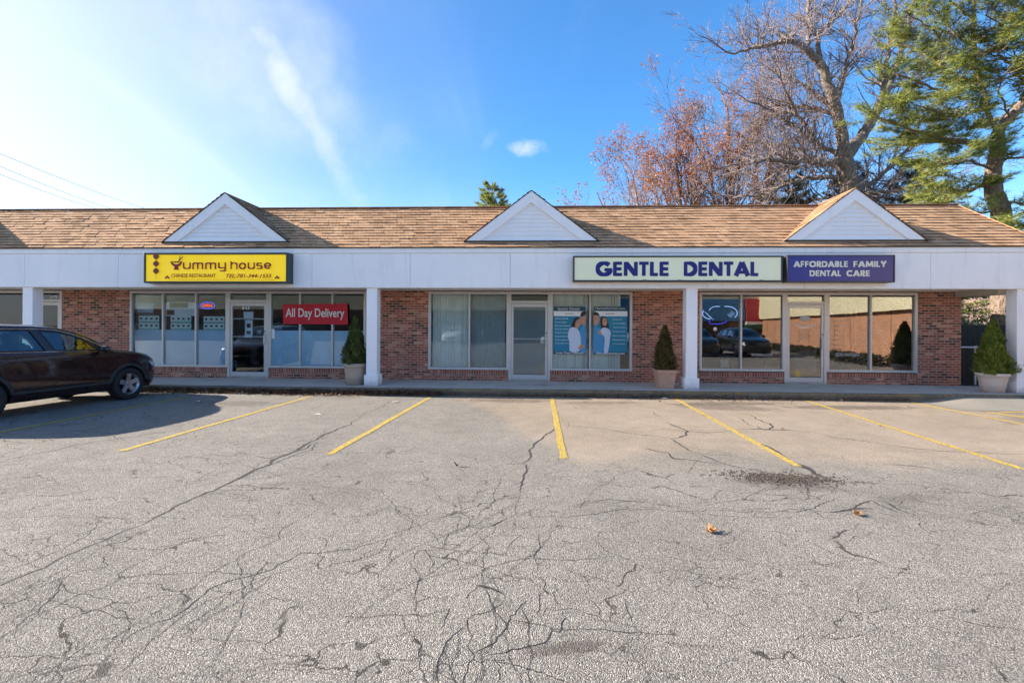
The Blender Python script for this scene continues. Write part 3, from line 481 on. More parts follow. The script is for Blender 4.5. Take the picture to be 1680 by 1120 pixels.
M['bark']=m_bark('oak_bark',(.07,.055,.045),(.27,.215,.17)); M['pinebark']=m_bark('pine_bark',(.06,.045,.035),(.26,.19,.14),7.); M['twig']=m_bark('twigs',(.09,.07,.07),(.25,.195,.185)); M['redtwig']=m_bark('reddish_twigs',(.09,.06,.048),(.23,.15,.12))
M['hill']=simple('leaf_covered_ground',L3(172,138,112),.95,nz=.45,nsc=9,bumpd=.05,bsc=14)
# ------------------------------------------------------------------ ground
def grid_ground():
    b=MB(); b.face([(-400,-400,0),(400,-400,0),(400,400,0),(-400,400,0)]); return b
lot=grid_ground().build('parking_lot',M['asphalt']); tag(lot,kind='structure')
def fractal(pts,rr,amp,mn):
    P=[Vector((p[0],p[1])) for p in pts]
    while True:
        out=[P[0]]; big=False
        for a,c_ in zip(P,P[1:]):
            d=c_-a; l=d.length
            if l>mn:
                big=True; n=Vector((-d.y,d.x)); out.append(a+d*rr.uniform(.38,.62)+n*rr.gauss(0,amp))
            out.append(c_)
        P=out
        if not big: return P
def ribbon(b,pts,w,z,rag=.5,jit=.35,step=.12,taper=True,seed=0,straight=False):
    rr=random.Random(seed)
    if straight:
        P=[Vector((p[0],p[1])) for p in pts]; Q=[]
        for i in range(len(P)-1):
            n=max(2,int((P[i+1]-P[i]).length/step)); Q+=[P[i].lerp(P[i+1],j/n) for j in range(n)]
        Q.append(P[-1]); Q=[q+Vector((.012*noise.noise(Vector((q.x*3,q.y*1.3,seed))),0)) for q in Q]
    else: Q=fractal(pts,rr,.085 if w<.012 else .055,step)
    N=len(Q); vs=[]; wn=1.
    for i,q in enumerate(Q):
        d=(Q[min(i+1,N-1)]-Q[max(i-1,0)]).normalized(); n=Vector((-d.y,d.x))
        t=1 if not taper else min(1,.3+4.*min(i,N-1-i)/N)
        wn=wn*.6+.4*rr.uniform(1-rag*1.4,1+rag*1.4); ww=max(.0015,w*t*wn/2); e=w*rag*.25*(rr.random()-.5)
        vs.append((q+n*(ww+e),q-n*(ww-e)))
    vs=[(p.x,p.y,z) for p,_ in vs]+[(p.x,p.y,z) for _,p in vs]
    b.add(vs,[(i,N+i,N+i+1,i+1) for i in range(N-1)])
for i,(w,pts) in enumerate(CRACKS):
    b=MB(); ribbon(b,pts,w*(.85 if w>.017 else .46),.0012+.00015*(i%9),seed=i,step=.08 if w>.02 else .045); b.build('crack',M['crack' if w>.017 else 'hair'],lot)
# fine side cracks grown off the mapped ones
rc=random.Random(11)
sb=MB(); cnt=0
for i,(w,pts) in enumerate(CRACKS):
    if w>.02 and pts[0][1]>-6: continue
    for q in range(len(pts)-1):
        if rc.random()<.26:
            a=Vector(pts[q]).lerp(Vector(pts[q+1]),rc.random()); d=Vector(pts[q+1])-Vector(pts[q])
            if d.length<.01: continue
            ang=math.atan2(d.y,d.x)+rc.choice((-1,1))*rc.uniform(.35,1.0); P=[tuple(a)]
            for s_ in range(rc.randint(3,9)):
                ang+=rc.uniform(-.25,.25); a=a+Vector((math.cos(ang),math.sin(ang)))*rc.uniform(.08,.25); P.append(tuple(a))
            ribbon(sb,P,.0038,.0028+.0001*(cnt%8),seed=500+cnt,step=.05); cnt+=1
sb.build('hairline_cracks',M['hair'],lot)
for i,(a,c_) in enumerate([((-5.29,-2.25),(-5.50,-7.2)),((-2.43,-2.20),(-2.67,-7.17)),((.47,-2.0),(.414,-7.17)),((3.41,-2.04),(3.276,-7.33)),((6.42,-1.95),(5.967,-7.3)),((8.72,-2.05),(8.87,-7.2)),((-8.07,-2.6),(-8.35,-7.2))]):
    b=MB(); ribbon(b,[a,c_],.10,.0045,rag=.14,straight=True,step=.04,taper=False,seed=60+i); b.build('painted_line',M['line'],lot)
b=MB(); ribbon(b,[(9.6,-3.25),(10.6,-3.12),(11.9,-3.05),(14,-3.0)],.10,.0048,rag=.14,straight=True,step=.05,taper=False,seed=71)
for k_ in range(5):
    ribbon(b,[(9.25+k_*1.15,-3.3-.0*k_),(10.6+k_*1.15,-5.8)],.16,.0052,rag=.14,straight=True,step=.05,taper=False,seed=80+k_)
b.build('painted_line',M['line'],lot)
# asphalt ramp up to the sidewalk
b=MB(); NX,NY=40,22
def ramp_h(x,y):
    sx=min(1,max(0,(x-9.0)/1.05))*min(1,max(0,(12.1-x)/1.0)); sy=min(1,max(0,(y+3.1)/1.1)); f=lambda t:t*t*(3-2*t); return .12*f(sx)*f(sy)
for j in range(NY+1):
    for i in range(NX+1):
        x=8.93+3.4*i/NX; y=-3.12+1.23*j/NY; b.v.append((x,y,.0065+ramp_h(x,y)+.0012*noise.noise(Vector((x*4,y*4,0)))))
for j in range(NY):
    for i in range(NX): a=j*(NX+1)+i; b.f.append((a,a+1,a+NX+2,a+NX+1)); b.m.append(0)
M['rampasph']=simple('ramp_asphalt',L3(132,126,116),.95,nz=.12,nsc=5,bumpd=.006,bsc=120)
tag(b.build('asphalt_ramp',M['rampasph'],smooth=True),kind='structure')
# broken stones in the shallow pothole
b=MB(); rg=random.Random(5)
def pebble(b,x,y,z,s,rg):
    q=[(-1,0,0),(1,0,0),(0,-1,0),(0,1,0),(0,0,-.6),(0,0,.7)]; a=rg.uniform(0,PI); k=[rg.uniform(.6,1.2) for _ in range(6)]
    vs=[(x+s*kk*(p[0]*math.cos(a)-p[1]*math.sin(a)),y+s*kk*(p[0]*math.sin(a)+p[1]*math.cos(a)),z+s*kk*p[2]) for p,kk in zip(q,k)]
    b.add(vs,[(0,2,5),(2,1,5),(1,3,5),(3,0,5),(2,0,4),(1,2,4),(3,1,4),(0,3,4)])
for _ in range(1200):
    t=rg.gauss(0,1); x=2.85+t*.30; y=-7.78+rg.gauss(0,.10)-.06*math.sin(x*3)-.13*(x-2.9)
    pebble(b,x,y,.004,rg.uniform(.006,.016),rg)
for _ in range(260): x=rg.uniform(-6,9); y=-2.0-abs(rg.gauss(0,1.2)); pebble(b,x,y,.002,rg.uniform(.004,.010),rg)
M['stone']=simple('loose_stone',L3(72,62,55),.9,nz=.6,nsc=60)
tag(b.build('loose_gravel',M['stone']),kind='stuff')
# sidewalk slabs and kerb
b=MB(); x=-24.
while x<16:
    b.box(x+.004,x+1.516,-1.755,-.004 if x+1.5<11.6 else -.9+.0*x,-.05,.16); x+=1.52
b.face([(11.0,-.9,.158),(16,-.9,.158),(16,-1.,.158),(11.69,-.1,.158)])
b.box(-24,16,-1.75,0,-.06,.150)
o=b.build('sidewalk',M['walk']); bevel(o,.006); tag(o,kind='structure')
b=MB(); x=-24.; prof=[(-1.905,-.05),(-1.912,.11),(-1.900,.145),(-1.875,.158),(-1.762,.160),(-1.762,-.05)]
while x<16:
    ln=2.4; N=9; i0=len(b.v)
    for i in range(N):
        xx=x+.005+(ln-.01)*i/(N-1)
        for (py,pz) in prof: 
            w=.006*noise.noise(Vector((xx*1.7,pz*9,3.)))
            b.v.append((xx,py+w,pz+w*.6))
    n=len(prof)
    for i in range(N-1):
        for j in range(n-1): a=i0+i*n+j; b.f.append((a,a+n,a+n+1,a+1)); b.m.append(0)
    b.f.append(tuple(i0+j for j in range(n))); b.m.append(0); b.f.append(tuple(i0+(N-1)*n+j for j in reversed(range(n)))); b.m.append(0)
    x+=ln
tag(b.build('kerb',M['kerb'],smooth=False),kind='structure')
# rising ground behind, covered with fallen leaves
b=MB(); NX,NY=60,40
for j in range(NY+1):
    for i in range(NX+1):
        x=-60+180*i/NX; y=.9+90*j/NY; h=.05+max(0,(y-6))*.13+.5*noise.noise(Vector((x*.12,y*.12,1)))*min(1,y/8)
        if x<12.2: h=min(h,.05) if y<14.5 else min(h,.3+(y-14.5)*.1)
        b.v.append((x,y,h if not(x<12.2 and y<14.5) else -.3))
for j in range(NY):
    for i in range(NX): a=j*(NX+1)+i; b.f.append((a,a+1,a+NX+2,a+NX+1)); b.m.append(0)
tag(b.build('hill',M['hill'],smooth=True),kind='structure')
b=MB(); b.face([(11.7,-1.0,.10),(16,-1.0,.10),(16,2.5,.14),(11.7,2.5,.14)]); tag(b.build('dirt_ground',M['soil']),kind='structure')

# ------------------------------------------------------------------ the building
bld=empty('shopping_strip','long one-storey brick shopping strip with white canopy and tan shingle roof','building',(0,0,0))
XL,XR=-24.,11.69
def wallb(*boxes,mat='brick',name='wall'):
    b=MB()
    for q in boxes: b.box(*q)
    return b.build(name,M[mat],bld)
# piers (front face at y=0, stepped 2 cm at the control joints)
wallb((-13.97,-13.125,0,.28,.0,3.6),(-13.115,-11.885,-.02,.28,0,3.6))
wallb((-4.80,-3.835,0,.28,0,3.6),(-3.825,-2.985,-.02,.28,0,3.6))
wallb((2.805,4.665,0,.28,0,3.6))
wallb((10.54,11.69,0,.28,0,3.6))
wallb((11.41,11.69,.28,13.7,0,4.6),(-24,11.69,13.72,14,0,4.6))          # right end and back
wallb((-24,-16.9,0,.28,0,3.6))
for (a,c_) in [(-16.9,-13.97),(-11.885,-4.80),(-2.985,2.805),(4.665,10.54)]: wallb((a,c_,.03,.28,2.69,3.6))
doors={'A':(-8.82,-7.74),'B':(-.60,.42),'C':(7.0,8.10)}
def knee(a,c_):
    wallb((a,c_,.02,.26,0,.325)); o=boxo('brick_sill',M['soldier'],bld,a,c_,.005,.26,.327,.47)
knee(-11.885,-8.90); knee(-7.68,-4.80); knee(-2.985,-.67); knee(.51,2.805); knee(4.665,7.0); knee(8.12,10.54); knee(-16.9,-14.80)
for (a,c_) in [(-8.90,-7.68),(-.67,.51),(7.0,8.12),(-14.8,-13.97)]: boxo('threshold',M['walk'],bld,a,c_,-.02,.3,.0,.20)
# canopy: soffit, fascia panels, trim, columns, beam
boxo('soffit',M['soffit'],bld,XL,11.5,-1.39,-.001,2.72,2.76)
seams=[-24,-21.2,-18.6,-16.02,-13.43,-10.85,-8.26,-5.67,-3.12,-.57,1.98,4.32,6.66,9.64,12.38]
for a,c_ in zip(seams,seams[1:]):
    boxo('fascia_panel',M['white'],bld,a+.004,c_-.004,-1.50,-1.40,2.675,3.545)
b=MB(); b.box(XL,12.40,-1.525,-1.40,3.55,3.672); 
for a in (-22,-16.4,-10.6,-4.9,.85,6.0,10.8): b.box(a,a+.006,-1.529,-1.5,3.55,3.672)
b.build('fascia_trim',M['white'],bld)
b=MB(); b.box(12.28,12.38,-1.40,13.9,2.675,3.67); b.box(XL,12.36,-1.46,-1.40,2.665,2.674); b.build('fascia_return',M['white'],bld)
boxo('drip_edge',M['dark'],bld,XL,12.42,-1.56,-1.40,3.674,3.688)
def column(x):
    t=mkobj('column',M['column'],lambda b:(b.box(x-.14,x+.14,-1.45,-1.17,.16,2.674)),bld); bevel(t,.012)
    q=mkobj('column_base',M['column'],lambda b:(b.box(x-.182,x+.182,-1.492,-1.128,.158,.44)),t); bevel(q,.015)
for x in (-22.6,-13.40,-4.125,3.965,11.84): column(x)
boxo('canopy_beam',M['beige'],bld,11.52,11.96,-1.17,.0,2.57,2.72)
boxo('canopy_ceiling',M['soffit'],bld,11.5,12.28,-1.39,13.9,2.722,2.76)
# mansard: stepped shingle courses
M['butt_shade']=simple('shingle_edge_shade',L3(96,72,54),.95,nz=.3)  # darker butt edges paint in the shadow line under each course
rsh=random.Random(77)
def slope(b,p0,p1,q0,q1,lift=.019):
    """courses between lower edge p0-p1 and upper edge q0-q1"""
    n=max(1,round((q0[2]-p0[2])/SHZ)); p0,p1,q0,q1=map(Vector,(p0,p1,q0,q1))
    nr=(p1-p0).cross(q0-p0).normalized()
    for i in range(n):
        a,c_=i/n,(i+1)/n
        A,B=p0.lerp(q0,a),p1.lerp(q1,a); C_,D_=p0.lerp(q0,c_),p1.lerp(q1,c_)
        m=max(1,int((B-A).length/.27))
        for j in range(m):
            s,t=j/m,(j+1)/m
            lf=lift*rsh.choice((.5,.8,1.,1.,1.3))
            w=lambda v,k:v+nr*(k+.004*noise.noise(v*.9))
            A1,B1,C1,D1=A.lerp(B,s),A.lerp(B,t),C_.lerp(D_,s),C_.lerp(D_,t)
            b.mi=0; b.face([w(A1,lf),w(B1,lf),w(D1,.001),w(C1,.001)])
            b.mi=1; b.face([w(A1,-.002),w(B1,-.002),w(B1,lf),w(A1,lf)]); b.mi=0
b=MB(); ZT=5.02; TL,TR=(XL,-.25,ZT),(11.33,-.25,ZT)
slope(b,(XL,-1.56,3.69),(12.42,-1.56,3.69),TL,TR)
slope(b,(12.42,-1.56,3.69),(12.42,14.2,3.69),TR,(11.33,13.2,ZT))
rf=b.build('roof',[M['shingle'],M['butt_shade']],bld)
b=MB(); b.bar((XL,-.24,ZT+.01),(11.33,-.24,ZT+.01),.16,.02); b.bar((11.33,-.24,ZT+.012),(12.42,-1.56,3.705),.14,.018); b.bar((11.33,-.24,ZT+.01),(11.33,13.2,ZT+.01),.16,.02); b.build('ridge_cap',M['shingle'],rf)
boxo('flat_roof',M['dark'],bld,XL,11.32,-.24,13.2,4.8,4.9)
# dormers
def dormer(xc,hw=1.665,zb=3.875,za=5.135,y=-1.40):
    s=(za-zb)/hw
    b=MB(); rows=9; tb=.0
    for i in range(rows):   # lapped boards
        z0=zb+.03+(za-zb-.30)*i/rows; z1=zb+.03+(za-zb-.30)*(i+1)/rows
        w0=(za-z0)/s-.26; w1=(za-z1)/s-.26
        b.face([(xc-w0,y-.002,z0),(xc+w0,y-.002,z0),(xc+w1,y+.018,z1+.004),(xc-w1,y+.018,z1+.004)])
        b.face([(xc-w0,y+.02,z0),(xc+w0,y+.02,z0),(xc+w0,y-.002,z0),(xc-w0,y-.002,z0)])
    g=b.build('dormer',M['siding'],bld)
    b=MB()
    for sg in (-1,1):
        # rake boards
        o_=[(xc+sg*hw,zb),(xc,za),(xc,za-.235/math.cos(math.atan(s))),(xc+sg*(hw-.39),zb)]
        if sg<0: o_=o_[::-1]
        b.prism(o_,y-.05,y+.02)
    b.box(xc-hw+.30,xc+hw-.30,y-.03,y+.02,zb,zb+.03)
    b.build('rake_board',M['siding'],g)
    b=MB(); e=.03
    for sg in (-1,1):
        lo0=(xc+sg*(hw+.05),y-.07,zb-.03); hi0=(xc,y-.07,za+.012); lo1=(xc+sg*(hw+.05),1.9,zb-.03); hi1=(xc,1.9,za+.012)
        if sg<0: slope(b,lo1,lo0,hi1,hi0)
        else: slope(b,lo0,lo1,hi0,hi1)
    b.build('dormer_roof',[M['shingle'],M['butt_shade']],g)
    b=MB()
    for sg in (-1,1): b.bar((xc+sg*(hw+.05),y-.035,zb-.045),(xc,y-.035,za-.003),.05,.010,up=(0,0,1))
    b.box(xc-hw,xc+hw,y-.045,y+.03,zb-.022,zb-.001)
    b.build('drip_edge',M['dark'],g)
for x in (-16.3,-8.015,-.045,7.905): dormer(x)
# storefronts
def frame(b,x0,x1,z0,z1,t=.05,y0=-.012,y1=.11,sill=.055,head=None):
    h=head or t
    b.box(x0,x0+t,y0,y1,z0,z1); b.box(x1-t,x1,y0,y1,z0,z1); b.box(x0+t,x1-t,y0+.003,y1,z1-h,z1); b.box(x0+t,x1-t,y0+.003,y1,z0,z0+sill)
def window(x0,x1,mull,z0=.47,z1=2.685,gm='glass'):
    b=MB(); frame(b,x0,x1,z0,z1,t=.07)
    for m_ in mull: b.box(m_-.024,m_+.024,-.012,.11,z0+.055,z1-.07)
    b.box(x0-.0,x1+.0,-.035,-.0125,z0-.008,z0+.03)
    o=b.build('window',M['alu'],bld); bevel(o,.004)
    ed=[x0+.07]+[q for m_ in mull for q in (m_-.024,m_+.024)]+[x1-.07]
    for i in range(0,len(ed),2):
        boxo('pane',M[gm],o,ed[i],ed[i+1],.045,.051,z0+.055,z1-.07)
    return o
def door(x0,x1,hinge,gm='glass',bars=(),zt=2.685,num=None):
    """jamb posts, transom above, leaf inside"""
    b=MB(); b.box(x0,x0+.075,-.014,.11,.2,zt); b.box(x1-.075,x1,-.014,.11,.2,zt); b.box(x0+.075,x1-.075,-.011,.11,zt-.07,zt); b.box(x0+.075,x1-.075,-.011,.11,2.36,2.43)
    f=b.build('door_frame',M['alu'],bld); bevel(f,.004)
    boxo('transom_pane',M[gm],f,x0+.075,x1-.075,.045,.051,2.43,zt-.07)
    a,c_=x0+.082,x1-.082
    b=MB(); b.box(a,a+.06,.0,.05,.205,2.352); b.box(c_-.06,c_,.0,.05,.205,2.352); b.box(a+.06,c_-.06,.003,.047,2.255,2.352); b.box(a+.06,c_-.06,.003,.047,.205,.33)
    d=b.build('door',M['alu'],bld); bevel(d,.004)
    boxo('pane',M[gm],d,a+.06,c_-.06,.022,.028,.33,2.255)
    for z in bars: boxo('push_bar',M['alu'],d,a+.05,c_-.05,.055,.085,z-.018,z+.018)
    hx=c_-.03 if hinge=='l' else a+.03
    b=MB(); b.tube([(hx,-.003,1.42),(hx,-.06,1.40),(hx,-.06,1.16),(hx,-.003,1.14)],.014,8); b.box(hx-.03,hx+.03,-.012,-.001,1.12,1.44); b.build('handle',M['alu'],d,smooth=False)
    b=MB(); b.lathe([(0,-.01),(.018,-.01),(.02,0)],12,(hx,.0,1.52),'y'); b.build('lock',M['dark'],d)
    return d
window(-11.885,-8.90,[-10.872,-9.872]); dA=door(-8.91,-7.675,'l',bars=(1.88,1.36)); window(-7.675,-4.80,[-6.747,-5.792])
window(-2.985,-.67,[-1.801]); dB=door(-.68,.505,'l',bars=(1.35,)); window(.505,2.805,[1.625])
window(4.665,7.0,[5.808],z0=.50,gm='tintglass'); dC=door(6.985,8.125,'l',gm='tintglass',bars=()); window(8.125,10.54,[9.308],z0=.50,gm='tintglass')
window(-16.9,-14.80,[]); dD=door(-14.80,-13.97,'r')
# interior shells
b=MB()
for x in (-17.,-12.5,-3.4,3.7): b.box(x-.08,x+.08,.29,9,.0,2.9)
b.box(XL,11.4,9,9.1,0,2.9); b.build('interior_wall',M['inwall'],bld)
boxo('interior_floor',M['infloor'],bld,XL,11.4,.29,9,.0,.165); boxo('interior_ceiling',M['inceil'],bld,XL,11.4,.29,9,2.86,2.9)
# ---- window films, blinds
def filmo(x0,x1,mat,z0,z1,name='frosted_film'): 
    return boxo(name,M[mat],bld,x0,x1,.056,.058,z0,z1)
for a,c_ in [(-11.81,-10.9),(-10.845,-9.9),(-9.845,-8.98),(-7.6,-6.775),(-6.72,-5.82),(-5.765,-4.875)]: filmo(a,c_,'film',.528,1.545)
M['wave']=simple('wavy_seam',(.09,.13,.15),.8)
for x in (-11.62,-11.14,-10.6,-10.12,-9.56,-9.1,-7.25,-6.45,-5.95,-5.2):
    b=MB(); P=[(x+.045*math.sin(z*4.2+x*3)+.01*math.sin(z*13),.0605,z) for z in [.56+.96*i/22 for i in range(23)]]
    for p,q in zip(P,P[1:]): w=.007; b.face([(p[0]-w,.0605,p[2]),(p[0]+w,.0605,p[2]),(q[0]+w,.0605,q[2]),(q[0]-w,.0605,q[2])])
    b.build('wavy_seam',M['wave'],bld)
def blinds(x0,x1,mat,z0=.5,z1=2.62,ang=.35,y=.22,sp=.082,seed=1):
    b=MB(); r=random.Random(seed); x=x0
    while x<x1:
        a=ang+r.uniform(-.35,.3); w=.046
        for zz0,zz1 in ((z0,z1),):
            dx_,dy_=math.cos(a)*w,math.sin(a)*w; c_=x+.04
            b.face([(c_-dx_,y-dy_,zz0),(c_,y-.006,zz0),(c_,y-.006,zz1),(c_-dx_,y-dy_,zz1)]); b.face([(c_,y-.006,zz0),(c_+dx_,y+dy_,zz0),(c_+dx_,y+dy_,zz1),(c_,y-.006,zz1)])
        x+=sp
    b.box(x0,x1,y-.04,y+.04,z1,z1+.04)
    return b.build('vertical_blind',M[mat],bld)
blinds(-2.9,-1.84,'blind',seed=1); blinds(-1.77,-.83,'blinddark',ang=.12,seed=2)
blinds(.60,1.56,'blind',seed=3); blinds(1.69,2.50,'blind',seed=4)
blinds(8.75,9.1,'blinddark',z0=1.2,z1=2.6,seed=5,sp=.13); 
filmo(dB.get('x',-.535),.362,'doorfilm',.34,2.25,'door_film')
# ------------------------------------------------------------------ signs
# yellow restaurant sign
s=empty('shop_sign','yellow restaurant sign in a dark cabinet with dark red lettering and three lanterns','sign',(0,-1.505,0)); 
def boxs(name,mat,par,*a): return boxo(name,M[mat],par,*a)
b=MB(); X0,X1,Z0,Z1=-9.905,-6.155,2.755,3.525
b.box(X0,X1,-.29,.0,Z0,Z0+.045); b.box(X0,X1,-.29,.0,Z1-.05,Z1); b.box(X0,X0+.045,-.29,.0,Z0+.045,Z1-.05); b.box(X1-.045,X1,-.29,.0,Z0+.045,Z1-.05)
cab=b.build('cabinet',M['sign_frame'],s); bevel(cab,.008)
b=MB(); NX,NZ=60,16
for j in range(NZ+1):
    for i in range(NX+1):
        x=X0+.045+(X1-X0-.09)*i/NX; z=Z0+.045+(Z1-Z0-.095)*j/NZ; e=min(i,NX-i,8)/8*min(j,NZ-j,4)/4
        b.v.append((x,-.265-.020*e*noise.noise(Vector((x*1.1+z*1.3,z*2.2,2)))-.008*e*noise.noise(Vector((x*3,z*3,5))),z))
for j in range(NZ):
    for i in range(NX): a=j*(NX+1)+i; b.f.append((a,a+1,a+NX+2,a+NX+1)); b.m.append(0)
b.build('face',M['yellow'],s,smooth=True)
yl=-.29
b=MB(); strokes(b,'ummy',-8.87,-7.74,3.105,3.275,yl,t=.17,gap=.16,ext=.004,base=0,top=1)
b.build('lettering',M['maroon'],s); b=MB(); strokes(b,'house',-7.63,-6.57,3.105,3.275,yl,t=.17,gap=.16,ext=.004,base=0,top=1)
b.build('lettering',M['maroon'],s)
b=MB() # bowl-shaped Y with chopsticks
P=arc(-9.04,3.305,.15,.14,180,360,14)
b.prism([(x,z) for x,z in P]+[(-9.04+(x+9.04)*.70,3.305+(z-3.305)*.56) for x,z in reversed(P)],yl-.006,yl)
b.prism([(-9.10,3.105),(-8.98,3.105),(-9.0,3.19),(-9.08,3.19)],yl-.0062,yl); b.prism([(-9.105,3.105),(-8.975,3.105),(-8.965,3.09),(-9.115,3.09)],yl-.0064,yl)
b.build('bowl_letter',M['maroon'],s)
b=MB(); b.prism([(-9.02,3.28),(-8.875,3.43),(-8.863,3.42),(-9.0,3.265)],yl-.007,yl); b.prism([(-8.98,3.275),(-8.945,3.45),(-8.93,3.447),(-8.965,3.27)],yl-.0075,yl)
for i in range(3): b.prism([(x-9.10+.05*i,z+3.285) for x,z in arc(0,0,.022,.02,0,350,8)][::-1],yl-.0078,yl)
b.build('chopsticks',M['dark'],s)
b=MB()
for i,z in enumerate((3.425,3.245,3.06)):
    b.prism([(x-9.575,zz+z) for x,zz in arc(0,0,.078,.062,0,355,16)][::-1],yl-.005,yl); b.box(-9.605,-9.545,yl-.0055,yl,z+.055,z+.075); b.box(-9.605,-9.545,yl-.0055,yl,z-.075,z-.055)
b.box(-9.578,-9.572,yl-.003,yl,2.84,3.49); b.build('lantern_print',M['maroon2'],s)
txt('small_lettering','CHINESE RESTAURANT',M['maroon2'],-9.17,-8.01,2.895,2.99,yl,s,off=.008)
txt('phone_lettering','TEL:781-344-1555',M['maroon'],-7.74,-6.555,2.885,2.985,yl,s,off=.012,shear=.3)
b=MB(); 
for cx_ in (-9.28,-6.42):
    for dx_,dz_ in ((-.035,0),(.035,0),(0,.035)):
        P=arc(cx_+dx_,2.885+dz_,.028,.024,0,350,10); b.prism(P[::-1],yl-.004-.0003*abs(dx_*10),yl)
b.box(-9.2,-6.5,yl-.002,yl,2.838,2.843); b.build('flower_print',M['maroon2'],s)
# large pale sign
s=empty('shop_sign','long pale green-grey sign with heavy navy capitals in a thin black frame','sign',(0,-1.505,0))
X0,X1,Z0,Z1=.995,6.04,2.815,3.445
b=MB(); t=.035
b.box(X0,X1,-.20,0,Z0,Z0+t); b.box(X0,X1,-.20,0,Z1-t,Z1); b.box(X0,X0+t,-.20,0,Z0+t,Z1-t); b.box(X1-t,X1,-.20,0,Z0+t,Z1-t)
bevel(b.build('cabinet',M['dark'],s),.005)
boxs('face','palegreen',s,X0+t,X1-t,-.175,-.02,Z0+t,Z1-t)
b=MB(); strokes(b,'GENTLE',1.56,3.33,2.955,3.30,-.178,t=.235,gap=.10); b.build('lettering',M['navytext'],s); b=MB(); strokes(b,'DENTAL',3.69,5.47,2.955,3.30,-.178,t=.235,gap=.10); b.build('lettering',M['navytext'],s)
for x in (2.75,3.6,4.45,5.55): b=MB(); b.box(x-.03,x+.03,-.215,-.201,Z0,Z0+.028); b.bar((x-.06,-.19,Z0+.04),(x+.03,-.19,Z0+.052),.01,.008); b.build('clip',M['dark'],s)
# navy sign
s=empty('shop_sign','navy to purple box sign with two lines of cream capitals','sign',(0,-1.505,0))
X0,X1,Z0,Z1=6.11,8.62,2.80,3.455
b=MB(); b.box(X0,X1,-.25,0,Z0,Z0+.03); b.box(X0,X1,-.25,0,Z1-.03,Z1); b.box(X0,X0+.03,-.25,0,Z0+.03,Z1-.03); b.box(X1-.03,X1,-.25,0,Z0+.03,Z1-.03)
bevel(b.build('cabinet',M['signbrown'],s),.006)
boxs('face','navy',s,X0+.03,X1-.03,-.235,-.02,Z0+.03,Z1-.03)
b=MB(); strokes(b,'AFFORDABLE',6.27,7.53,3.165,3.305,-.238,t=.21,gap=.10); b.build('lettering',M['cream'],s); b=MB(); strokes(b,'FAMILY',7.66,8.42,3.165,3.305,-.238,t=.21,gap=.10); b.build('lettering',M['cream'],s)
b=MB(); strokes(b,'DENTAL',6.64,7.37,2.945,3.085,-.238,t=.21,gap=.10); b.build('lettering',M['cream'],s); b=MB(); strokes(b,'CARE',7.50,8.04,2.945,3.085,-.238,t=.21,gap=.10); b.build('lettering',M['cream'],s)
# red banner across the mullions
b=MB(); NX,NZ=30,6; c0=[(-7.235,1.735),(-5.315,1.73),(-5.34,2.33),(-7.25,2.305)]
for j in range(NZ+1):
    for i in range(NX+1):
        u_,v_=i/NX,j/NZ; x=(c0[0][0]*(1-u_)+c0[1][0]*u_)*(1-v_)+(c0[3][0]*(1-u_)+c0[2][0]*u_)*v_; z=(c0[0][1]*(1-u_)+c0[1][1]*u_)*(1-v_)+(c0[3][1]*(1-u_)+c0[2][1]*u_)*v_
        b.v.append((x,-.03-.006*math.sin(x*7+z*3),z))
for j in range(NZ):
    for i in range(NX): a=j*(NX+1)+i; b.f.append((a,a+1,a+NX+2,a+NX+1)); b.m.append(0)
bn=b.build('banner',M['red'],smooth=True); tag(bn,'red vinyl banner reading All Day Delivery across the restaurant window','banner')
txt('lettering','All Day Delivery',M['whitev'],-7.15,-5.42,1.86,2.19,-.040,bn,off=.012)
# neon OPEN, menu boards, notices
n=empty('neon_sign','small red neon OPEN sign ringed in blue neon inside the restaurant window','neon sign',(-9.6,.12,2.265))
b=MB(); b.tube([(x,0,z) for x,z in arc(0,0,.215,.10,0,360,28)],.009,6); b.build('ring',M['neonblue'],n)
txt('letters','OPEN',M['neonred'],-.15,.15,-.045,.045,-.02,n,off=.0)
boxo('backing',M['dark'],n,-.2,.2,.03,.035,-.07,.07)
def menu(x0,x1,z0,z1,label,k):
    o=empty('menu_board',label,'menu board',((x0+x1)/2,.0545,z0),group='menu boards in the restaurant window'); w=(x1-x0)/2; h=(z1-z0)
    for q in range(2):
        a=h*.02+q*h*.51
        p=boxo('sheet',M['mint'],o,-w,w,0,.006,a,a+h*.475); boxo('colour_band',M['aqua'],p,-w+.01,w-.01,-.002,-.0003,a+.01,a+h*.075)
        for i in range(4):
            cx_=-w+(i+.5)*w/2; boxo('food_photo',M['photo'],p,cx_-.035,cx_+.035,-.003,-.0005,a+h*.20,a+h*.34)
            boxo('divider',M['paper'],p,cx_+w/4-.002,cx_+w/4+.002,-.0025,-.0005,a+h*.08,a+h*.46)
menu(-11.66,-11.03,1.545,1.955,'two-tier white menu board with food photos in the car-side window pane',1)
menu(-10.675,-10.05,1.545,1.955,'two-tier white menu board under the landscape poster',2)
menu(-9.675,-9.04,1.545,1.945,'two-tier white menu board below the neon OPEN sign',3)
o=boxo('poster',M['paper'],None,-11.715,-11.21,.0545,.058,2.0,2.33); M['skyblue']=simple('pale_blue_print',L3(150,190,214),.5,nz=.2,nsc=3); o.data.materials[0]=M['skyblue']; tag(o,'pale blue square poster above the car-side menu board','poster')
boxo('hill_print',M['tealdark'],o,-11.71,-11.215,.0525,.0542,2.005,2.05)
o=boxo('poster',M['paper'],None,-10.83,-9.9,.056,.060,1.955,2.36); tag(o,'wide faded poster with dark picture above the middle menu board','poster')
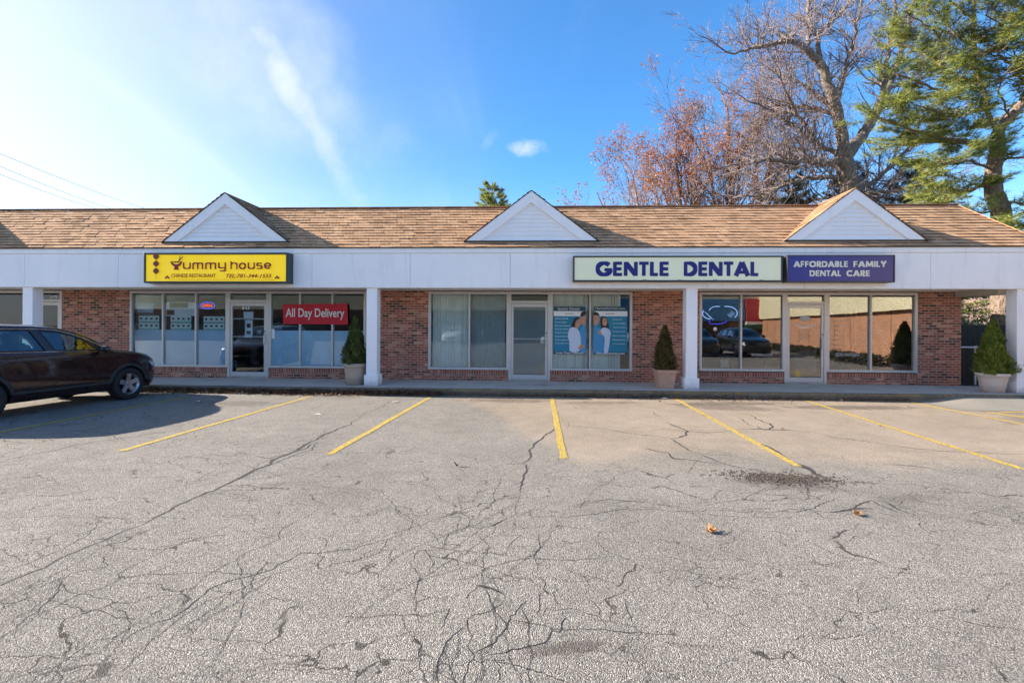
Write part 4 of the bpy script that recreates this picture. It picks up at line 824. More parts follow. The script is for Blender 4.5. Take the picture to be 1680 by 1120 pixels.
M['land']=simple('landscape_print',L3(56,66,56),.6,nz=.8,nsc=5); boxo('picture',M['land'],o,-10.72,-10.15,.0535,.0555,2.19,2.34); boxo('picture',M['photo'],o,-10.80,-10.57,.0535,.0555,1.98,2.13)
M['yelg']=simple('yellow_strip',L3(190,196,50),.6); boxo('heading_strip',M['yelg'],o,-10.53,-10.2,.052,.0555,2.345,2.385)
def chain(x):
    b=MB()
    for i in range(7): b.lathe([(0,-.014),(.013,-.008),(.015,0),(.013,.008),(0,.014)],8,(x-.006*i*.5,.10,1.84-i*.042))
    b.tube([(x,.10,1.87),(x-.02,.10,1.56)],.003,4); tag(b.build('bead_string',M['whitev'],smooth=True),'string of white beads hanging inside the restaurant window','bead string')
chain(-10.915)
def sheet(name,x0,x1,z0,z1,y,label,cat='notice',mat='paper',par=None):
    o=boxo(name,M[mat],None,x0,x1,y,y+.003,z0,z1); tag(o,label,cat); return o
sheet('notice',-8.45,-8.16,1.89,2.09,.034,'white paper notice at the top of the restaurant door glass')
o=sheet('notice',-8.41,-8.18,1.33,1.85,.034,'tall white notice with two dark pictures on the restaurant door'); boxo('picture',M['photo'],o,-8.35,-8.24,.030,.0335,1.62,1.74); boxo('picture',M['photo'],o,-8.36,-8.24,.030,.0335,1.43,1.53)
sheet('notice',-7.67,-7.51,1.30,1.58,-.001+.03,'white paper sheet taped beside the restaurant door handle')
o=sheet('door_sticker',-8.06,-7.90,1.42,1.56,.034,'small dark sticker with white rim by the restaurant door handle','sticker','dark'); txt('lettering','OPEN',M['whitev'],-8.045,-7.915,1.44,1.475,.033,o,ext=.002); boxo('stripe',M['whitev'],o,-8.04,-7.92,.031,.0335,1.50,1.53)
o=txt('house_number','343',M['whitev'],-8.49,-8.27,2.15,2.245,.020,None,ext=.003,off=.02); tag(o,'white street number 343 on the restaurant door glass','house number')
o=txt('house_number','345',M['whitev'],-14.42,-14.16,2.47,2.55,.042,None,ext=.003,off=.02); tag(o,'white street number 345 above the door behind the car','house number')
o=empty('window_sign','white outlined OPEN sign in the pane beside the restaurant door','sign',(-7.47,.07,1.675))
txt('lettering','OPEN',M['whitev'],-.13,.13,-.075,0,0,o,off=.02); b=MB(); b.tube([(x,0,z) for x,z in [(-.15,-.10),(.15,-.10),(.15,.04),(.08,.07),(.05,.10),(0,.06),(-.08,.07),(-.15,.03),(-.15,-.10)]],.006,4); b.build('outline',M['whitev'],o)
o=sheet('poster',-15.78,-15.2,1.55,2.49,.06,'large cream poster with small print in the window left of the car roof','poster','paper'); M['creamp']=simple('cream_paper',L3(246,238,220),.7); o.data.materials[0]=M['creamp']
for q in range(5): txt('small_print',['HAPPY','HOLIDAYS','SALE','TODAY','WELCOME'][q],M['alu'],-15.6,-15.36,2.36-q*.16,2.41-q*.16,.059,o,ext=.002)
# dental posters
def teal_poster(x0,x1,z0,z1,left):
    lab='teal dental poster showing a smiling couple, woman in white, nearest the door' if left else 'teal dental poster with the web address at its foot, beside the brick pier'
    o=empty('poster',lab,'poster',((x0+x1)/2,.036,z0),group='teal posters in the dental window'); w=(x1-x0)/2; h=z1-z0
    p=boxo('sheet',M['teal'],o,-w,w,0,.003,0,h)
    boxo('heading_band',M['tealdark'],p,-w,w,-.001,-.0002,h*.915,h); boxo('white_band',M['paper'],p,-w,w,-.001,-.0002,h*.80,h*.905)
    boxo('foot_band',M['tealdark'],p,-w,w,-.001,-.0002,0,h*.055)
    txt('heading','Gentle Dental',M['whitev'],-w*.75,w*.6,h*.93,h*.985,-.001,p,ext=.002) if left else txt('heading','MyHealthySmile.com',M['whitev'],-w*.9,w*.85,h*.93,h*.985,-.001,p,ext=.002)
    txt('subheading','Gentle Dental' ,M['maroon2'],-w*.3,w*.2,h*.835,h*.875,-.001,p,ext=.002)
    txt('foot_lettering','Love Your Dentist' if left else 'GentleDental.com',M['whitev'],-w*.85,w*.85,h*.008,h*.05,-.001,p,ext=.002,off=.02)
    rows=['General &','Cosmetic','No insurance?','No problem','Most major','insurances','Convenient','Evening Hours'] if left else ['Crowns','Invisalign','Teeth whitening','Implants','Root Canals','Dentures','Oral Surgery']
    for i,t in enumerate(rows):
        z=h*(.735-.075*i) if left else h*(.72-.085*i)
        wid=w*.09*len(t)
        if left: txt('print_line',t,M['whitev'],-w*.9,-w*.9+min(wid,w*.95),z,z+h*.03,-.001,p,ext=.002)
        else: txt('print_line',t,M['whitev'],w*.15,w*.15+min(wid,w*.75),z,z+h*.03,-.001,p,ext=.002)
    def flat(name,mat,pts,k):
        b=MB(); pts=[(x*w,z*h) for x,z in pts]
        ar=sum(a[0]*c_[1]-c_[0]*a[1] for a,c_ in zip(pts,pts[1:]+pts[:1]))
        if ar<0: pts=pts[::-1]
        b.prism(pts,-.0012-.0004*k,-.0002); b.build(name,M[mat],p)
    sm=lambda pts:[tuple(q) for q in csp(pts)]
    def face_marks(cx_,cz_):
        flat('mouth','whitev',sm([(cx_-.05,cz_-.035),(cx_,cz_-.05),(cx_+.05,cz_-.035),(cx_,cz_-.042)]),8)
        flat('eyes','hair_dark',[(cx_-.06,cz_+.012),(cx_-.02,cz_+.012),(cx_-.02,cz_+.02),(cx_-.06,cz_+.02)],8); flat('eyes','hair_dark',[(cx_+.02,cz_+.012),(cx_+.06,cz_+.012),(cx_+.06,cz_+.02),(cx_+.02,cz_+.02)],8)
    if left: face_marks(.52,.655); face_marks(.82,.74)
    else: face_marks(-.33,.685); face_marks(-.84,.74)
    if left:
        flat('man_shirt','shirtblue',sm([(1,.06),(.72,.06),(.62,.3),(.68,.52),(.85,.6),(1,.62)]),1)
        flat('man_head','skin',sm([(.98,.85),(.72,.83),(.66,.74),(.74,.64),(.98,.62)]),2); flat('man_hair','hair_dark',sm([(1.,.9),(.76,.89),(.68,.83),(.72,.79),(.98,.83)]),3)
        flat('woman_hair','hair_dark',sm([(.3,.75),(.12,.62),(.14,.54),(.4,.56),(.62,.72),(.5,.78)]),4)
        flat('woman_head','skin',sm([(.62,.74),(.42,.70),(.34,.60),(.44,.53),(.62,.58),(.70,.68)]),5)
        flat('woman_blouse','shirtwhite',sm([(.05,.06),(.0,.25),(-.1,.4),(.05,.55),(.35,.56),(.6,.48),(.7,.3),(.62,.07)]),6)
        flat('hand','skin',sm([(.95,.16),(.6,.10),(.55,.15),(.8,.22)]),7)
    else:
        flat('man_head','skin',sm([(-1,.86),(-.72,.82),(-.66,.72),(-.78,.62),(-1,.62)]),1); flat('man_hair','hair_dark',sm([(-1,.89),(-.76,.87),(-.66,.8),(-.8,.82),(-1,.82)]),2)
        flat('man_shirt','shirtblue',sm([(-1,.06),(-.42,.06),(-.4,.3),(-.52,.5),(-.8,.58),(-1,.58)]),3)
        flat('woman_hair','hair_dark',sm([(-.6,.74),(-.4,.8),(-.18,.72),(-.1,.56),(-.25,.5),(-.55,.56)]),4)
        flat('woman_head','skin',sm([(-.45,.76),(-.25,.74),(-.2,.66),(-.3,.6),(-.48,.63)]),5)
        flat('woman_blouse','shirtwhite',sm([(-.6,.48),(-.45,.56),(-.2,.55),(.0,.48),(-.02,.36),(-.15,.06),(-.38,.06),(-.35,.34)]),6)
        flat('hand','skin',sm([(-.75,.5),(-.6,.5),(-.55,.42),(-.7,.42)]),7)
def csp(P,n=5):
    out=[];N=len(P)
    for i in range(N):
        a,b_,c_,d=[Vector(P[(i+k)%N]) for k in (-1,0,1,2)]
        for j in range(n):
            t=j/n; out.append(.5*((2*b_)+(c_-a)*t+(2*a-5*b_+4*c_-d)*t*t+(3*b_-a-3*c_+d)*t**3))
    return out
teal_poster(.60,1.505,.925,2.27,True); teal_poster(1.735,2.675,.92,2.275,False)
# entrance lamp glow in transom
l=empty('ceiling_light','small round lit ceiling light seen through the transom over the white-film door','light',(.06,1.1,2.80)); b=MB(); b.lathe([(0,-.05),(.05,-.045),(.09,-.02),(.10,.0),(.1,.05)],16); b.build('bulb',M['bulb'],l,smooth=True); b=MB(); b.lathe([(.1,0),(.14,.0),(.14,.055),(.1,.055)],16); b.build('rim',M['whitev'],l)
# dentist window
n=empty('neon_sign','pale blue neon tooth-brush outline in the dental window beside the column','neon sign',(5.26,.14,2.05))
b=MB()
b.tube([(x,0,z) for x,z in arc(-.22,.05,.24,.16,150,265,10)],.010,5); b.tube([(x,0,z) for x,z in arc(.20,.06,.30,.19,-40,100,12)],.010,5); b.tube([(x,0,z) for x,z in arc(-.06,.10,.22,.15,70,170,8)],.009,5)
for i in range(4): b.tube([(-.42+.05*i,0,.10-.05*i),(-.30+.05*i,0,.02-.05*i)],.005,4); b.tube([(.22+.04*i,0,.02+.03*i),(.34+.03*i,0,-.06+.03*i)],.005,4)
b.build('outline_tube',M['neonwhite'],n)
b=MB(); b.tube([(-.24,0,-.16),(-.28,0,-.20),(-.24,0,-.245),(.0,0,-.25),(.12,0,-.22),(.22,0,-.16)],.011,6); b.build('smile_tube',M['neonblue'],n)
o=mkobj('round_sticker',M['whitev'],lambda b:b.prism([(5.11+x,1.66+z) for x,z in arc(0,0,.05,.05,0,355,20)][::-1],.036,.039)); tag(o,'small round white sticker under the neon outline on the dental window','sticker')
sheet('notice',5.295,5.515,.58,.80,.12,'pale paper propped inside the dental window on the sill')
def vinyl(s_,x0,x1,z0,z1,label,mat='whitev',off=.01):
    o=txt('window_lettering',s_,M[mat],x0,x1,z0,z1,.043,None,ext=.002,off=off); tag(o,label,'lettering'); return o
M['etch']=simple('etched_vinyl',(.45,.44,.42),.6)
vinyl('INVISALIGN',6.12,6.68,.91,.985,'small pale capitals low on the pane left of the dental door','etch')
vinyl('TEETH WHITENING',8.38,9.04,.925,1.02,'small pale capitals low on the pane right of the dental door','etch')
o=empty('door_decal','etched oval logo and hours lettering on the dental door glass','door decal',(7.55,.019,1.97))
b=MB(); P=[(-.16,0),(-.08,.065)]+arc(0,0,.10,.085,60,120,4)[0:0]+[(0,.085),(.08,.065),(.16,0),(.08,-.065),(0,-.085),(-.08,-.065)]; b.prism(P[::-1],-.002,0); b.build('logo',M['etch'],o)
txt('lettering','DENTAL CARE',M['whitev'],-.27,.29,-.215,-.165,0,o,ext=.002,off=.01); boxo('underline',M['whitev'],o,-.17,.18,-.003,0,-.265,-.25)
for q in range(5): txt('lettering','Mon 9 - 5  Tue 9 - 5'[:20],M['etch'],-.14,.14,-.35-.06*q,-.32-.06*q,0,o,ext=.002)
o=sheet('door_poster',7.30,7.88,.46,1.08,.06,'grey-white poster taped inside the lower dental door glass','poster'); M['greyp']=simple('grey_poster',(.22,.24,.24),.6,nz=.5,nsc=4); o.data.materials[0]=M['greyp']
o=empty('etched_text','faint etched list of dental services on the pane right of the dental door','lettering',(8.5,.043,1.5))
for q,t in enumerate(['General Dentistry','Cosmetic','Implants','Crowns','Bridges','Dentures','Emergencies']): txt('print_line',t,M['etch'],-.22,-.22+.03*len(t),.38-.13*q,.42-.13*q,0,o,ext=.002)
# ---- furniture indoors
def chair(x,y,rz,label):
    o=empty('plastic_chair',label,'chair',(x,y,.165),rz,group='white plastic chairs behind the frosted film')
    b=MB(); P=arc(0,.55,.22,.30,0,180,14); b.tube([(.22,.2,.0)]+[(x_,.22,z_) for x_,z_ in P]+[(-.22,.2,.0)],.018,6)
    for i in range(-2,3): b.tube([(i*.07,.22,.45),(i*.08,.22,.80-.02*i*i)],.018,5)
    b.build('backrest',M['plastic'],o); bevel(boxo('seat',M['plastic'],o,-.21,.21,-.2,.22,.42,.45),.01)
    for sx in (-1,1): mkobj('leg',M['plastic'],lambda b:b.tube([(sx*.19,-.18,.42),(sx*.22,-.22,0)],.018,6),o)
for i,(x,l_) in enumerate(((-10.22,'white plastic chair nearest the car behind the frosted film'),(-9.78,'middle white plastic chair behind the frosted film'),(-9.25,'white plastic chair nearest the restaurant door behind the film'))): chair(x,.42,PI,l_)
def counter(x0,x1,y,label,h=1.05):
    o=empty('counter',label,'counter',((x0+x1)/2,y,.165)); w=(x1-x0)/2
    boxo('body',M['wood'],o,-w,w,-.25,.3,0,h); bevel(boxo('top',M['inceil'],o,-w-.03,w+.03,-.3,.33,h,h+.04),.005)
counter(-11.5,-6,5.5,'dark wood counter inside the restaurant'); counter(5.2,9.8,6.,'wood reception counter inside the dental office')
def table(x,y,label):
    o=empty('side_table',label,'table',(x,y,.165)); bevel(boxo('table_top',M['inceil'],o,-.55,.55,-.25,.25,.68,.71),.004)
    for sx in (-1,1):
        for sy in (-1,1): mkobj('leg',M['alu'],lambda b:b.tube([(sx*.48,sy*.2,.68),(sx*.5,sy*.22,0)],.014,6),o)
table(5.2,.75,'pale low table just inside the dental window'); table(6.5,.8,'pale low table beside the dental door')
# ------------------------------------------------------------------ potted evergreens
def potted(x,y,label,h,wd,pot,mat,sq=0.,seed=1,ph=.45,pr=.25,lean=0.,foot=.72,rim=.06):
    o=empty('potted_evergreen',label,'potted plant',(x,y,.16),group='potted evergreens along the walk')
    r=random.Random(seed); b=MB(); q=pr*foot
    prof=[(0,0),(q,0),(q+(pr*.9-q)*.55,ph*.5),(pr*.89,ph*.8),(pr*.90,ph*.81),(pr*1.0,ph*.83),(pr*1.02,ph),(pr*.9,ph),(pr*.86,ph*.84),(0,ph*.84)]
    b.lathe(prof,32,sq=sq)
    if sq==0:
        b.lathe([(q+.012+(pr*.9-q)*.36,ph*.33),(q+.018+(pr*.9-q)*.38,ph*.35),(q+.012+(pr*.9-q)*.40,ph*.37)],32)
    p=b.build('pot',M[pot],o,smooth=not sq)
    b=MB(); b.lathe([(0,ph*.90),(pr*.86,ph*.88)],20,sq=sq); b.build('soil',M['soil'],o)
    b=MB(); b.tube([(0,0,ph*.8),(.01,0,ph+.25*h),(lean*.6,0,ph+h*.8)],[.025,.02,.006],7); b.build('trunk',M['bark'],o)
    b=MB(); N=int(5200*(wd/.42)*h/1.0)
    for _ in range(N):
        t=r.random()**1.25; ang=r.uniform(0,2*PI)
        rr=wd/2*(1-t**1.25)**.85*(1+.16*math.sin(3*ang+t*9+seed)+.14*math.sin(7*ang+t*15)+.3*noise.noise(Vector((math.cos(ang)*2.2,math.sin(ang)*2.2,t*5+seed))))*(.82 if t<.04 else 1)+.01
        rr*=(.45+.55*r.random()**.45)*(1+r.gauss(0,.07)); z=ph*.93+h*t+r.uniform(-.02,.02)
        c_=Vector((math.cos(ang)*rr+lean*t,math.sin(ang)*rr,z))
        up=Vector((math.cos(ang)*.55+r.gauss(0,.25),math.sin(ang)*.55+r.gauss(0,.25),1)).normalized(); s_=Vector((-math.sin(ang)+r.gauss(0,.5),math.cos(ang)+r.gauss(0,.5),0)).normalized()
        l_=r.uniform(.035,.085); w_2=r.uniform(.008,.017)
        b.face([c_-s_*w_2*.5,c_+s_*w_2*.5,c_+up*l_*.6+s_*w_2,c_+up*l_,c_+up*l_*.6-s_*w_2])
    b.build('foliage',M[mat],o)
potted(-4.63,-1.42+.18,'cone evergreen in a round beige pot beside the white column and red banner',1.22,.58,'pottan','arbor',seed=1,ph=.56,pr=.29,foot=.80)
potted(3.38,-1.33+.15,'small brownish cone evergreen in a square terracotta pot against the brick pier',1.10,.52,'terracotta','arbordry',sq=1.0,seed=2,ph=.47,pr=.245,foot=.74)
potted(11.28,-1.52+.22,'bushy bright green cone evergreen in a wide pale pot at the end of the walk',1.27,.69,'potpale','arborbright',seed=3,ph=.47,pr=.31,foot=.68)
# ------------------------------------------------------------------ leaves and scraps
def leafshape(b,x,y,z,s,r,curl=.35,maple=False):
    a0=r.uniform(0,2*PI); n=11 if maple else 7; tx,ty=r.gauss(0,curl),r.gauss(0,curl); P=[]
    for i in range(n):
        a=2*PI*i/n; rad=s*((1. if i%2==0 else .48) if maple else (.5+.5*abs(math.cos(a))))*r.uniform(.8,1.1)
        px_,py_=rad*math.cos(a),rad*math.sin(a)*(1 if maple else .7)
        lz=abs(tx)*abs(px_)+ty*py_*.5+ (rad**2)/s*.35
        P.append((x+px_*math.cos(a0)-py_*math.sin(a0),y+px_*math.sin(a0)+py_*math.cos(a0),z+max(.001,lz)))
    c_=(x,y,z+.004); i0=len(b.v); b.v.append(c_); b.v.extend(P)
    for i in range(n): b.f.append((i0,i0+1+i,i0+1+(i+1)%n)); b.m.append(0)
r=random.Random(3)
for (x,y,s,lab) in [(1.484,-9.264,.062,'curled tan maple leaf lying alone nearest the camera on the asphalt'),(2.946,-8.833,.06,'orange-brown leaf beside the dark patched crack right of the pothole')]:
    b=MB(); leafshape(b,x,y,.006,s,r,.5,True); leafshape(b,x+.02,y+.01,.012,s*.6,r,.8,True); o=b.build('fallen_leaf',M['tanleaf']); tag(o,lab,'leaf',group='dry leaves scattered on the lot')
    b=MB(); b.tube([(x,y,.012),(x+s,y-s*.4,.03),(x+s*1.6,y-s*.3,.02)],.0025,4); b.build('leaf_stem',M['tanleaf'],o)
spots=[(3.9,-2.35),(4.6,-3.0),(2.9,-2.5),(5.4,-2.4),(7.3,-4.0),(8.2,-2.7),(6.0,-4.9),(.9,-3.4),(-1.4,-2.6),(-.9,-7.6),(-3.6,-2.45),(-4.2,-2.5),(4.2,-5.2),(2.2,-2.35),(5.0,-2.3),(8.9,-5.6),(10.4,-4.4),(5.2,-6.9),(-6.9,-9.1),(1.2,-2.6),(6.7,-3.6),(9.9,-2.9),(3.3,-4.1),(-3.2,-6.3)]
LX=[-5.4,-2.55,.44,3.35,6.2]
def leaf_label(x,y,mp,mn):
    k_=sum(x>q for q in LX); wh=['in the bay by the car','in the left empty bay','in the bay before the dental door','in the bay before the square pot','in the bay before the navy sign','in the rightmost bay'][k_]
    dp='near the kerb' if y>-2.45 else ('mid-way down,' if y>-4.3 else ('at the open end,' if y>-7.3 else 'past the line ends,'))
    return ('tan ' if 'tan' in mn else 'brown ')+('ragged' if mp else 'oval')+' leaf '+dp+' '+wh
for x,y in spots:
    b=MB(); mp=r.random()<.5; leafshape(b,x,y,.004,r.uniform(.025,.045),r,.5,mp); o=b.build('fallen_leaf',M['deadleaf' if r.random()<.6 else 'tanleaf']); tag(o,leaf_label(x,y,mp,o.data.materials[0].name),'leaf',group='small dry leaves on the asphalt')
b=MB()
for _ in range(7500):
    x=r.uniform(-10.2,12) if r.random()<.35 else r.uniform(-9.6,-2.2)
    if x>8.8: continue
    d=abs(r.gauss(0,.075)); y=-1.925-d; z=.012+max(0,(.13 if x<-2 else .07)-d*.8)*r.random()
    leafshape(b,x,y,z,r.uniform(.010,.030),r,.9)
for _ in range(420):
    x=r.gauss(-5.3,.75); y=-2.05-abs(r.gauss(0,.14)); leafshape(b,x,y,.006,r.uniform(.014,.032),r,.7)
for _ in range(160):
    x=r.gauss(4.3,.7); y=-2.1-abs(r.gauss(0,.16)); leafshape(b,x,y,.005,r.uniform(.010,.025),r,.7)
for _ in range(420): leafshape(b,r.uniform(-11,10.5),-.03-abs(r.gauss(0,.06)),.166,r.uniform(.008,.022),r,.6)
tag(b.build('leaf_litter',M['deadleaf']),'brown leaf debris banked along the kerb','leaf litter',kind='stuff')
def scrap(x,y,z,s,lab,mat='whitev'):
    b=MB(); P=[(x+s*math.cos(a)*r.uniform(.6,1.1),y+s*.6*math.sin(a)*r.uniform(.6,1.1),z+r.uniform(0,s*.3)) for a in [2*PI*i/6 for i in range(6)]]
    b.face(P); tag(b.build('paper_scrap',M[mat]),lab,'litter')
scrap(3.15,-2.03,.01,.09,'flat white paper scrap in the gutter by the terracotta pot')
scrap(-8.1,-1.96,.06,.08,'crumpled pale wrapper in the leaf-filled gutter before the restaurant door')
scrap(-3.05,-3.0,.006,.10,'white paint chip on the long sealed crack near the kerb'); scrap(-4.1,-4.5,.006,.08,'pale paint chip beside the long sealed crack, farther from the kerb'); scrap(-7.3,-3.3,.006,.10,'pale scrap lying within the car shadow')
# ------------------------------------------------------------------ overhead wires
def wire(a,b_,c_,d,lab):
    b=MB(); A=Vector(a); Bv=Vector(b_); P=[A.lerp(Bv,t/24)-Vector((0,0,1))*(.9*4*(t/24)*(1-t/24)) for t in range(25)]
    b.tube(P,.016,4); tag(b.build('overhead_wire',M['twig']),lab,'wire',group='overhead wires above the left end of the roof')
def ray(px,py):
    X=px-840;Y=py-535.4;c_,s_=math.cos(_ro),math.sin(_ro); x=c_*X+s_*Y;y=-s_*X+c_*Y
    return w_+r_*x/760-z_*y/760
def at(px,py,dist): 
    d=ray(px,py); return Vector((0,-13.17,1.7))+d*dist
for (a,b_,lab) in [((0,237),(290,348),'topmost of the overhead wires'),((0,258),(240,349),'middle one of the overhead wires'),((0,271),(225,350),'lowest of the overhead wires')]:
    A=at(*a,30)+Vector((0,0,.0)); Bv=at(*b_,52); d=(Bv-A)
    A2=A-d*.35; B2=Bv+d*.35; wire(A2+Vector((0,0,.0)),B2,0,0,lab+' crossing the pale sky')
# ------------------------------------------------------------------ fence at the end of the walk
f=empty('chain_link_fence','low dark chain-link fence with slats beyond the end brick pier','fence',(11.72,.62,.1))
b=MB(); b.tube([(0,0,1.08),(8,0,1.08)],.024,8); b.build('top_rail',M['alu'],f)
for i in range(4): mkobj('post',M['alu'],lambda b:b.tube([(.9+i*2.3,0,0),(.9+i*2.3,0,1.12)],.03,8),f)
b=MB(); k=0
x=0
while x<8:
    b.bar((x,-.004,0),(min(8,x+1.06),-.004,1.06),.005,.005); b.bar((x+1.06 if x+1.06<8 else 8,.004,0),(x,.004,1.06),.005,.005); x+=.075
b.build('wire_mesh',M['dark'],f)
b=MB(); 
for i in range(100): b.box(i*.08,i*.08+.066,.012,.016,.02,1.04)
M['slat']=simple('dark_green_slat',(.012,.018,.012),.7); b.build('slat_panel',M['slat'],f)
f=empty('board_fence','tall black board fence behind the chain-link fence','fence',(11.72,2.0,.1)); b=MB()
for i in range(60): b.box(i*.15,i*.15+.143,0,.02,0,1.72+.004*(i%3))
b.build('board_panel',M['slat'],f); mkobj('rail',M['slat'],lambda b:(b.box(0,9,.021,.07,.3,.4),b.box(0,9,.021,.07,1.4,1.5)),f)
# ------------------------------------------------------------------ trees
def limb(b,pts,sub=5,wob=.06,rr=None):
    rr=rr or rnd; P=[Vector(p[:3]) for p in pts]; Rr=[p[3] for p in pts]; out=[];rad=[]
    for i in range(len(P)-1):
        p0=P[max(i-1,0)];p1=P[i];p2=P[i+1];p3=P[min(i+2,len(P)-1)]
        for j in range(sub):
            t=j/sub; q=.5*((2*p1)+(p2-p0)*t+(2*p0-5*p1+4*p2-p3)*t*t+(3*p1-p0-3*p2+p3)*t**3)
            ra=Rr[i]*(1-t)+Rr[i+1]*t
            if i+j>0: q=q+Vector((rr.gauss(0,wob),rr.gauss(0,wob),rr.gauss(0,wob)))*min(1,.15/ra*.6+.3)
            out.append(q); rad.append(ra)
    out.append(P[-1]); rad.append(Rr[-1])
    b.tube(out,rad,9 if Rr[0]>.2 else (6 if Rr[0]>.08 else 4)); return out,rad
class Twigs:
    def __init__(s,seed,minr=.006): s.b=MB(); s.r=random.Random(seed); s.tips=[]; s.n=0; s.minr=minr
    def grow(s,p,d,L,ra,depth,curl=.22,up=.10,spread=.75,kids=3.2,out=None):
        r=s.r; n=max(3,int(L/.32)); pts=[p.copy()];rad=[ra]; d=d.normalized(); dirs=[d.copy()]
        for i in range(n):
            d=(d+Vector((r.gauss(0,curl),r.gauss(0,curl),r.gauss(0,curl)+up))*.6).normalized()
            p=p+d*(L/n); pts.append(p.copy()); rad.append(max(s.minr,ra*(1-.75*(i+1)/n))); dirs.append(d.copy())
        s.b.tube(pts,rad,5 if ra>.05 else (4 if ra>.025 else 3),cap=False); s.n+=n
        if depth<=0: s.tips.append((pts[-1],dirs[-1])); return
        k=max(2,int(kids*L**.55+r.random()))
        for _ in range(k):
            t=r.uniform(.22,1.); i=min(n,int(t*n)); dd=dirs[i]
            ax=dd.orthogonal().normalized(); ax.rotate(Matrix.Rotation(r.uniform(0,2*PI),3,dd)); nd=(dd*math.cos(spread*r.uniform(.6,1.2))+ax*math.sin(spread*r.uniform(.6,1.2)))
            s.grow(pts[i],nd,L*r.uniform(.38,.62),max(s.minr,rad[i]*.62),depth-1,curl,up,spread,kids)
def along(pts,rad,spacing,r,t0=.1):
    L=0; nxt=0; tot=sum((b-a).length for a,b in zip(pts,pts[1:])); nxt=tot*t0
    for i in range(len(pts)-1):
        seg=(pts[i+1]-pts[i]); l=seg.length
        while nxt<L+l:
            t=(nxt-L)/l; yield pts[i].lerp(pts[i+1],t),seg.normalized(),rad[i]*(1-t)+rad[i+1]*t,nxt/tot
            nxt+=spacing*r.uniform(.6,1.4)
        L+=l
# big bare oak
o=empty('bare_oak_tree','huge bare oak with forked trunk rising behind the gable above the navy sign','tree',(OAK[0][0][0],OAK[0][0][1],0))
inv=Vector(o.location)
tb=MB(); tw=Twigs(21); r=random.Random(22)
for k_,l in enumerate(OAK):
    l=[(p[0]-inv.x,p[1]-inv.y,p[2],p[3]) for p in l]
    P,Q=limb(tb,l,6,.035,r)
    if k_<2: continue
    big=l[0][3]>.19
    for p,d,ra,t in along(P,Q,.36 if big else .19,r,.12 if not big else .25):
        ax=d.orthogonal().normalized(); ax.rotate(Matrix.Rotation(r.uniform(0,2*PI),3,d)); nd=d*r.uniform(.3,.9)+ax+Vector((0,0,.25))
        tw.grow(p,nd,r.uniform(1.3,3.2)*(1-.3*t),min(ra*.45,.04),3 if r.random()<.7 else 2,kids=3.0)
    tw.grow(P[-1],(P[-1]-P[-2]),2.6,max(.03,Q[-1]),3)
tb.build('trunk',M['bark'],o,smooth=True); tw.b.build('branches',M['twig'],o,smooth=False)
print('oak segs',tw.n)
def leaves_at(tips,b,r,n,s,rad=.35):
    for p,d in tips:
        for _ in range(n):
            q=p+Vector((r.gauss(0,rad),r.gauss(0,rad),r.gauss(0,rad)))*.5; a=Vector((r.gauss(0,1),r.gauss(0,1),r.gauss(0,1))).normalized(); c_=a.orthogonal().normalized(); l=s*r.uniform(.6,1.3)
            b.face([q,q+c_*l*.35+a*l*.5,q+a*l,q-c_*l*.35+a*l*.5])
def bare_tree(name,lab,base,h,seed,spread_w,leaf=0,lean=(0,0),mat='redtwig',depth=4,nl=7,minr=.007):
    o=empty(name,lab,'tree',base); r=random.Random(seed); tb=MB(); tw=Twigs(seed+1,minr)
    P,Q=limb(tb,[(0,0,-.5,h*.022),(lean[0]*.2,lean[1]*.2,h*.22,h*.018),(lean[0]*.5,lean[1]*.5,h*.5,h*.011),(lean[0],lean[1],h*.82,h*.004)],5,.05,r)
    for i in range(nl):
        t=.25+.7*i/nl; q=P[int(t*(len(P)-1))]; ra=Q[int(t*(len(P)-1))]; a=i*2.4+seed
        d=Vector((math.cos(a),math.sin(a)*.8,1.0+.6*t)).normalized()
        tw.grow(q,d,h*(.62-.35*t)*spread_w,ra*.6,depth,curl=.16,up=.12,spread=.6,kids=2.4)
    tw.grow(P[-1],Vector((0,0,1)),h*.2,Q[-1],3,kids=2.6)
    tb.build('trunk',M['bark'],o,smooth=True); tw.b.build('branches',M[mat],o)
    if leaf:
        lb=MB(); tips=[t for t in tw.tips if noise.noise(t[0]*.45+Vector((seed,0,0)))>leaf and t[0].z>h*.35]; leaves_at(tips,lb,r,9,.16); lb.build('leaves',M['redleaf'],o)
    print(name,tw.n)
bare_tree('maple_tree','wide low bare tree at the left edge of the woods behind the roof',(7.7,17.,0),13.0,31,1.12,.10,lean=(-1.2,0))
bare_tree('maple_tree','reddish-leaved tree second from the left of the woods behind the roof',(10.4,18.,0),16.0,37,1.0,.03,lean=(-1.,0))
bare_tree('maple_tree','taller tree with few red leaves just left of the huge oak',(13.0,17.,0),18.5,43,.95,.2,lean=(-.6,0))
bare_tree('young_tree','thin upright bare tree between the reddish trees',(12.0,21.,0),12.5,47,.8,0,mat='twig',depth=3)
bare_tree('young_tree','thin bare tree behind the middle of the oak crown',(17.5,22.,1.5),16.0,53,.8,0,mat='twig',depth=3)
bare_tree('young_tree','slender bare tree between the oak and the tall pine',(21.,19.,1.5),14.0,59,.8,0,mat='twig',depth=3)
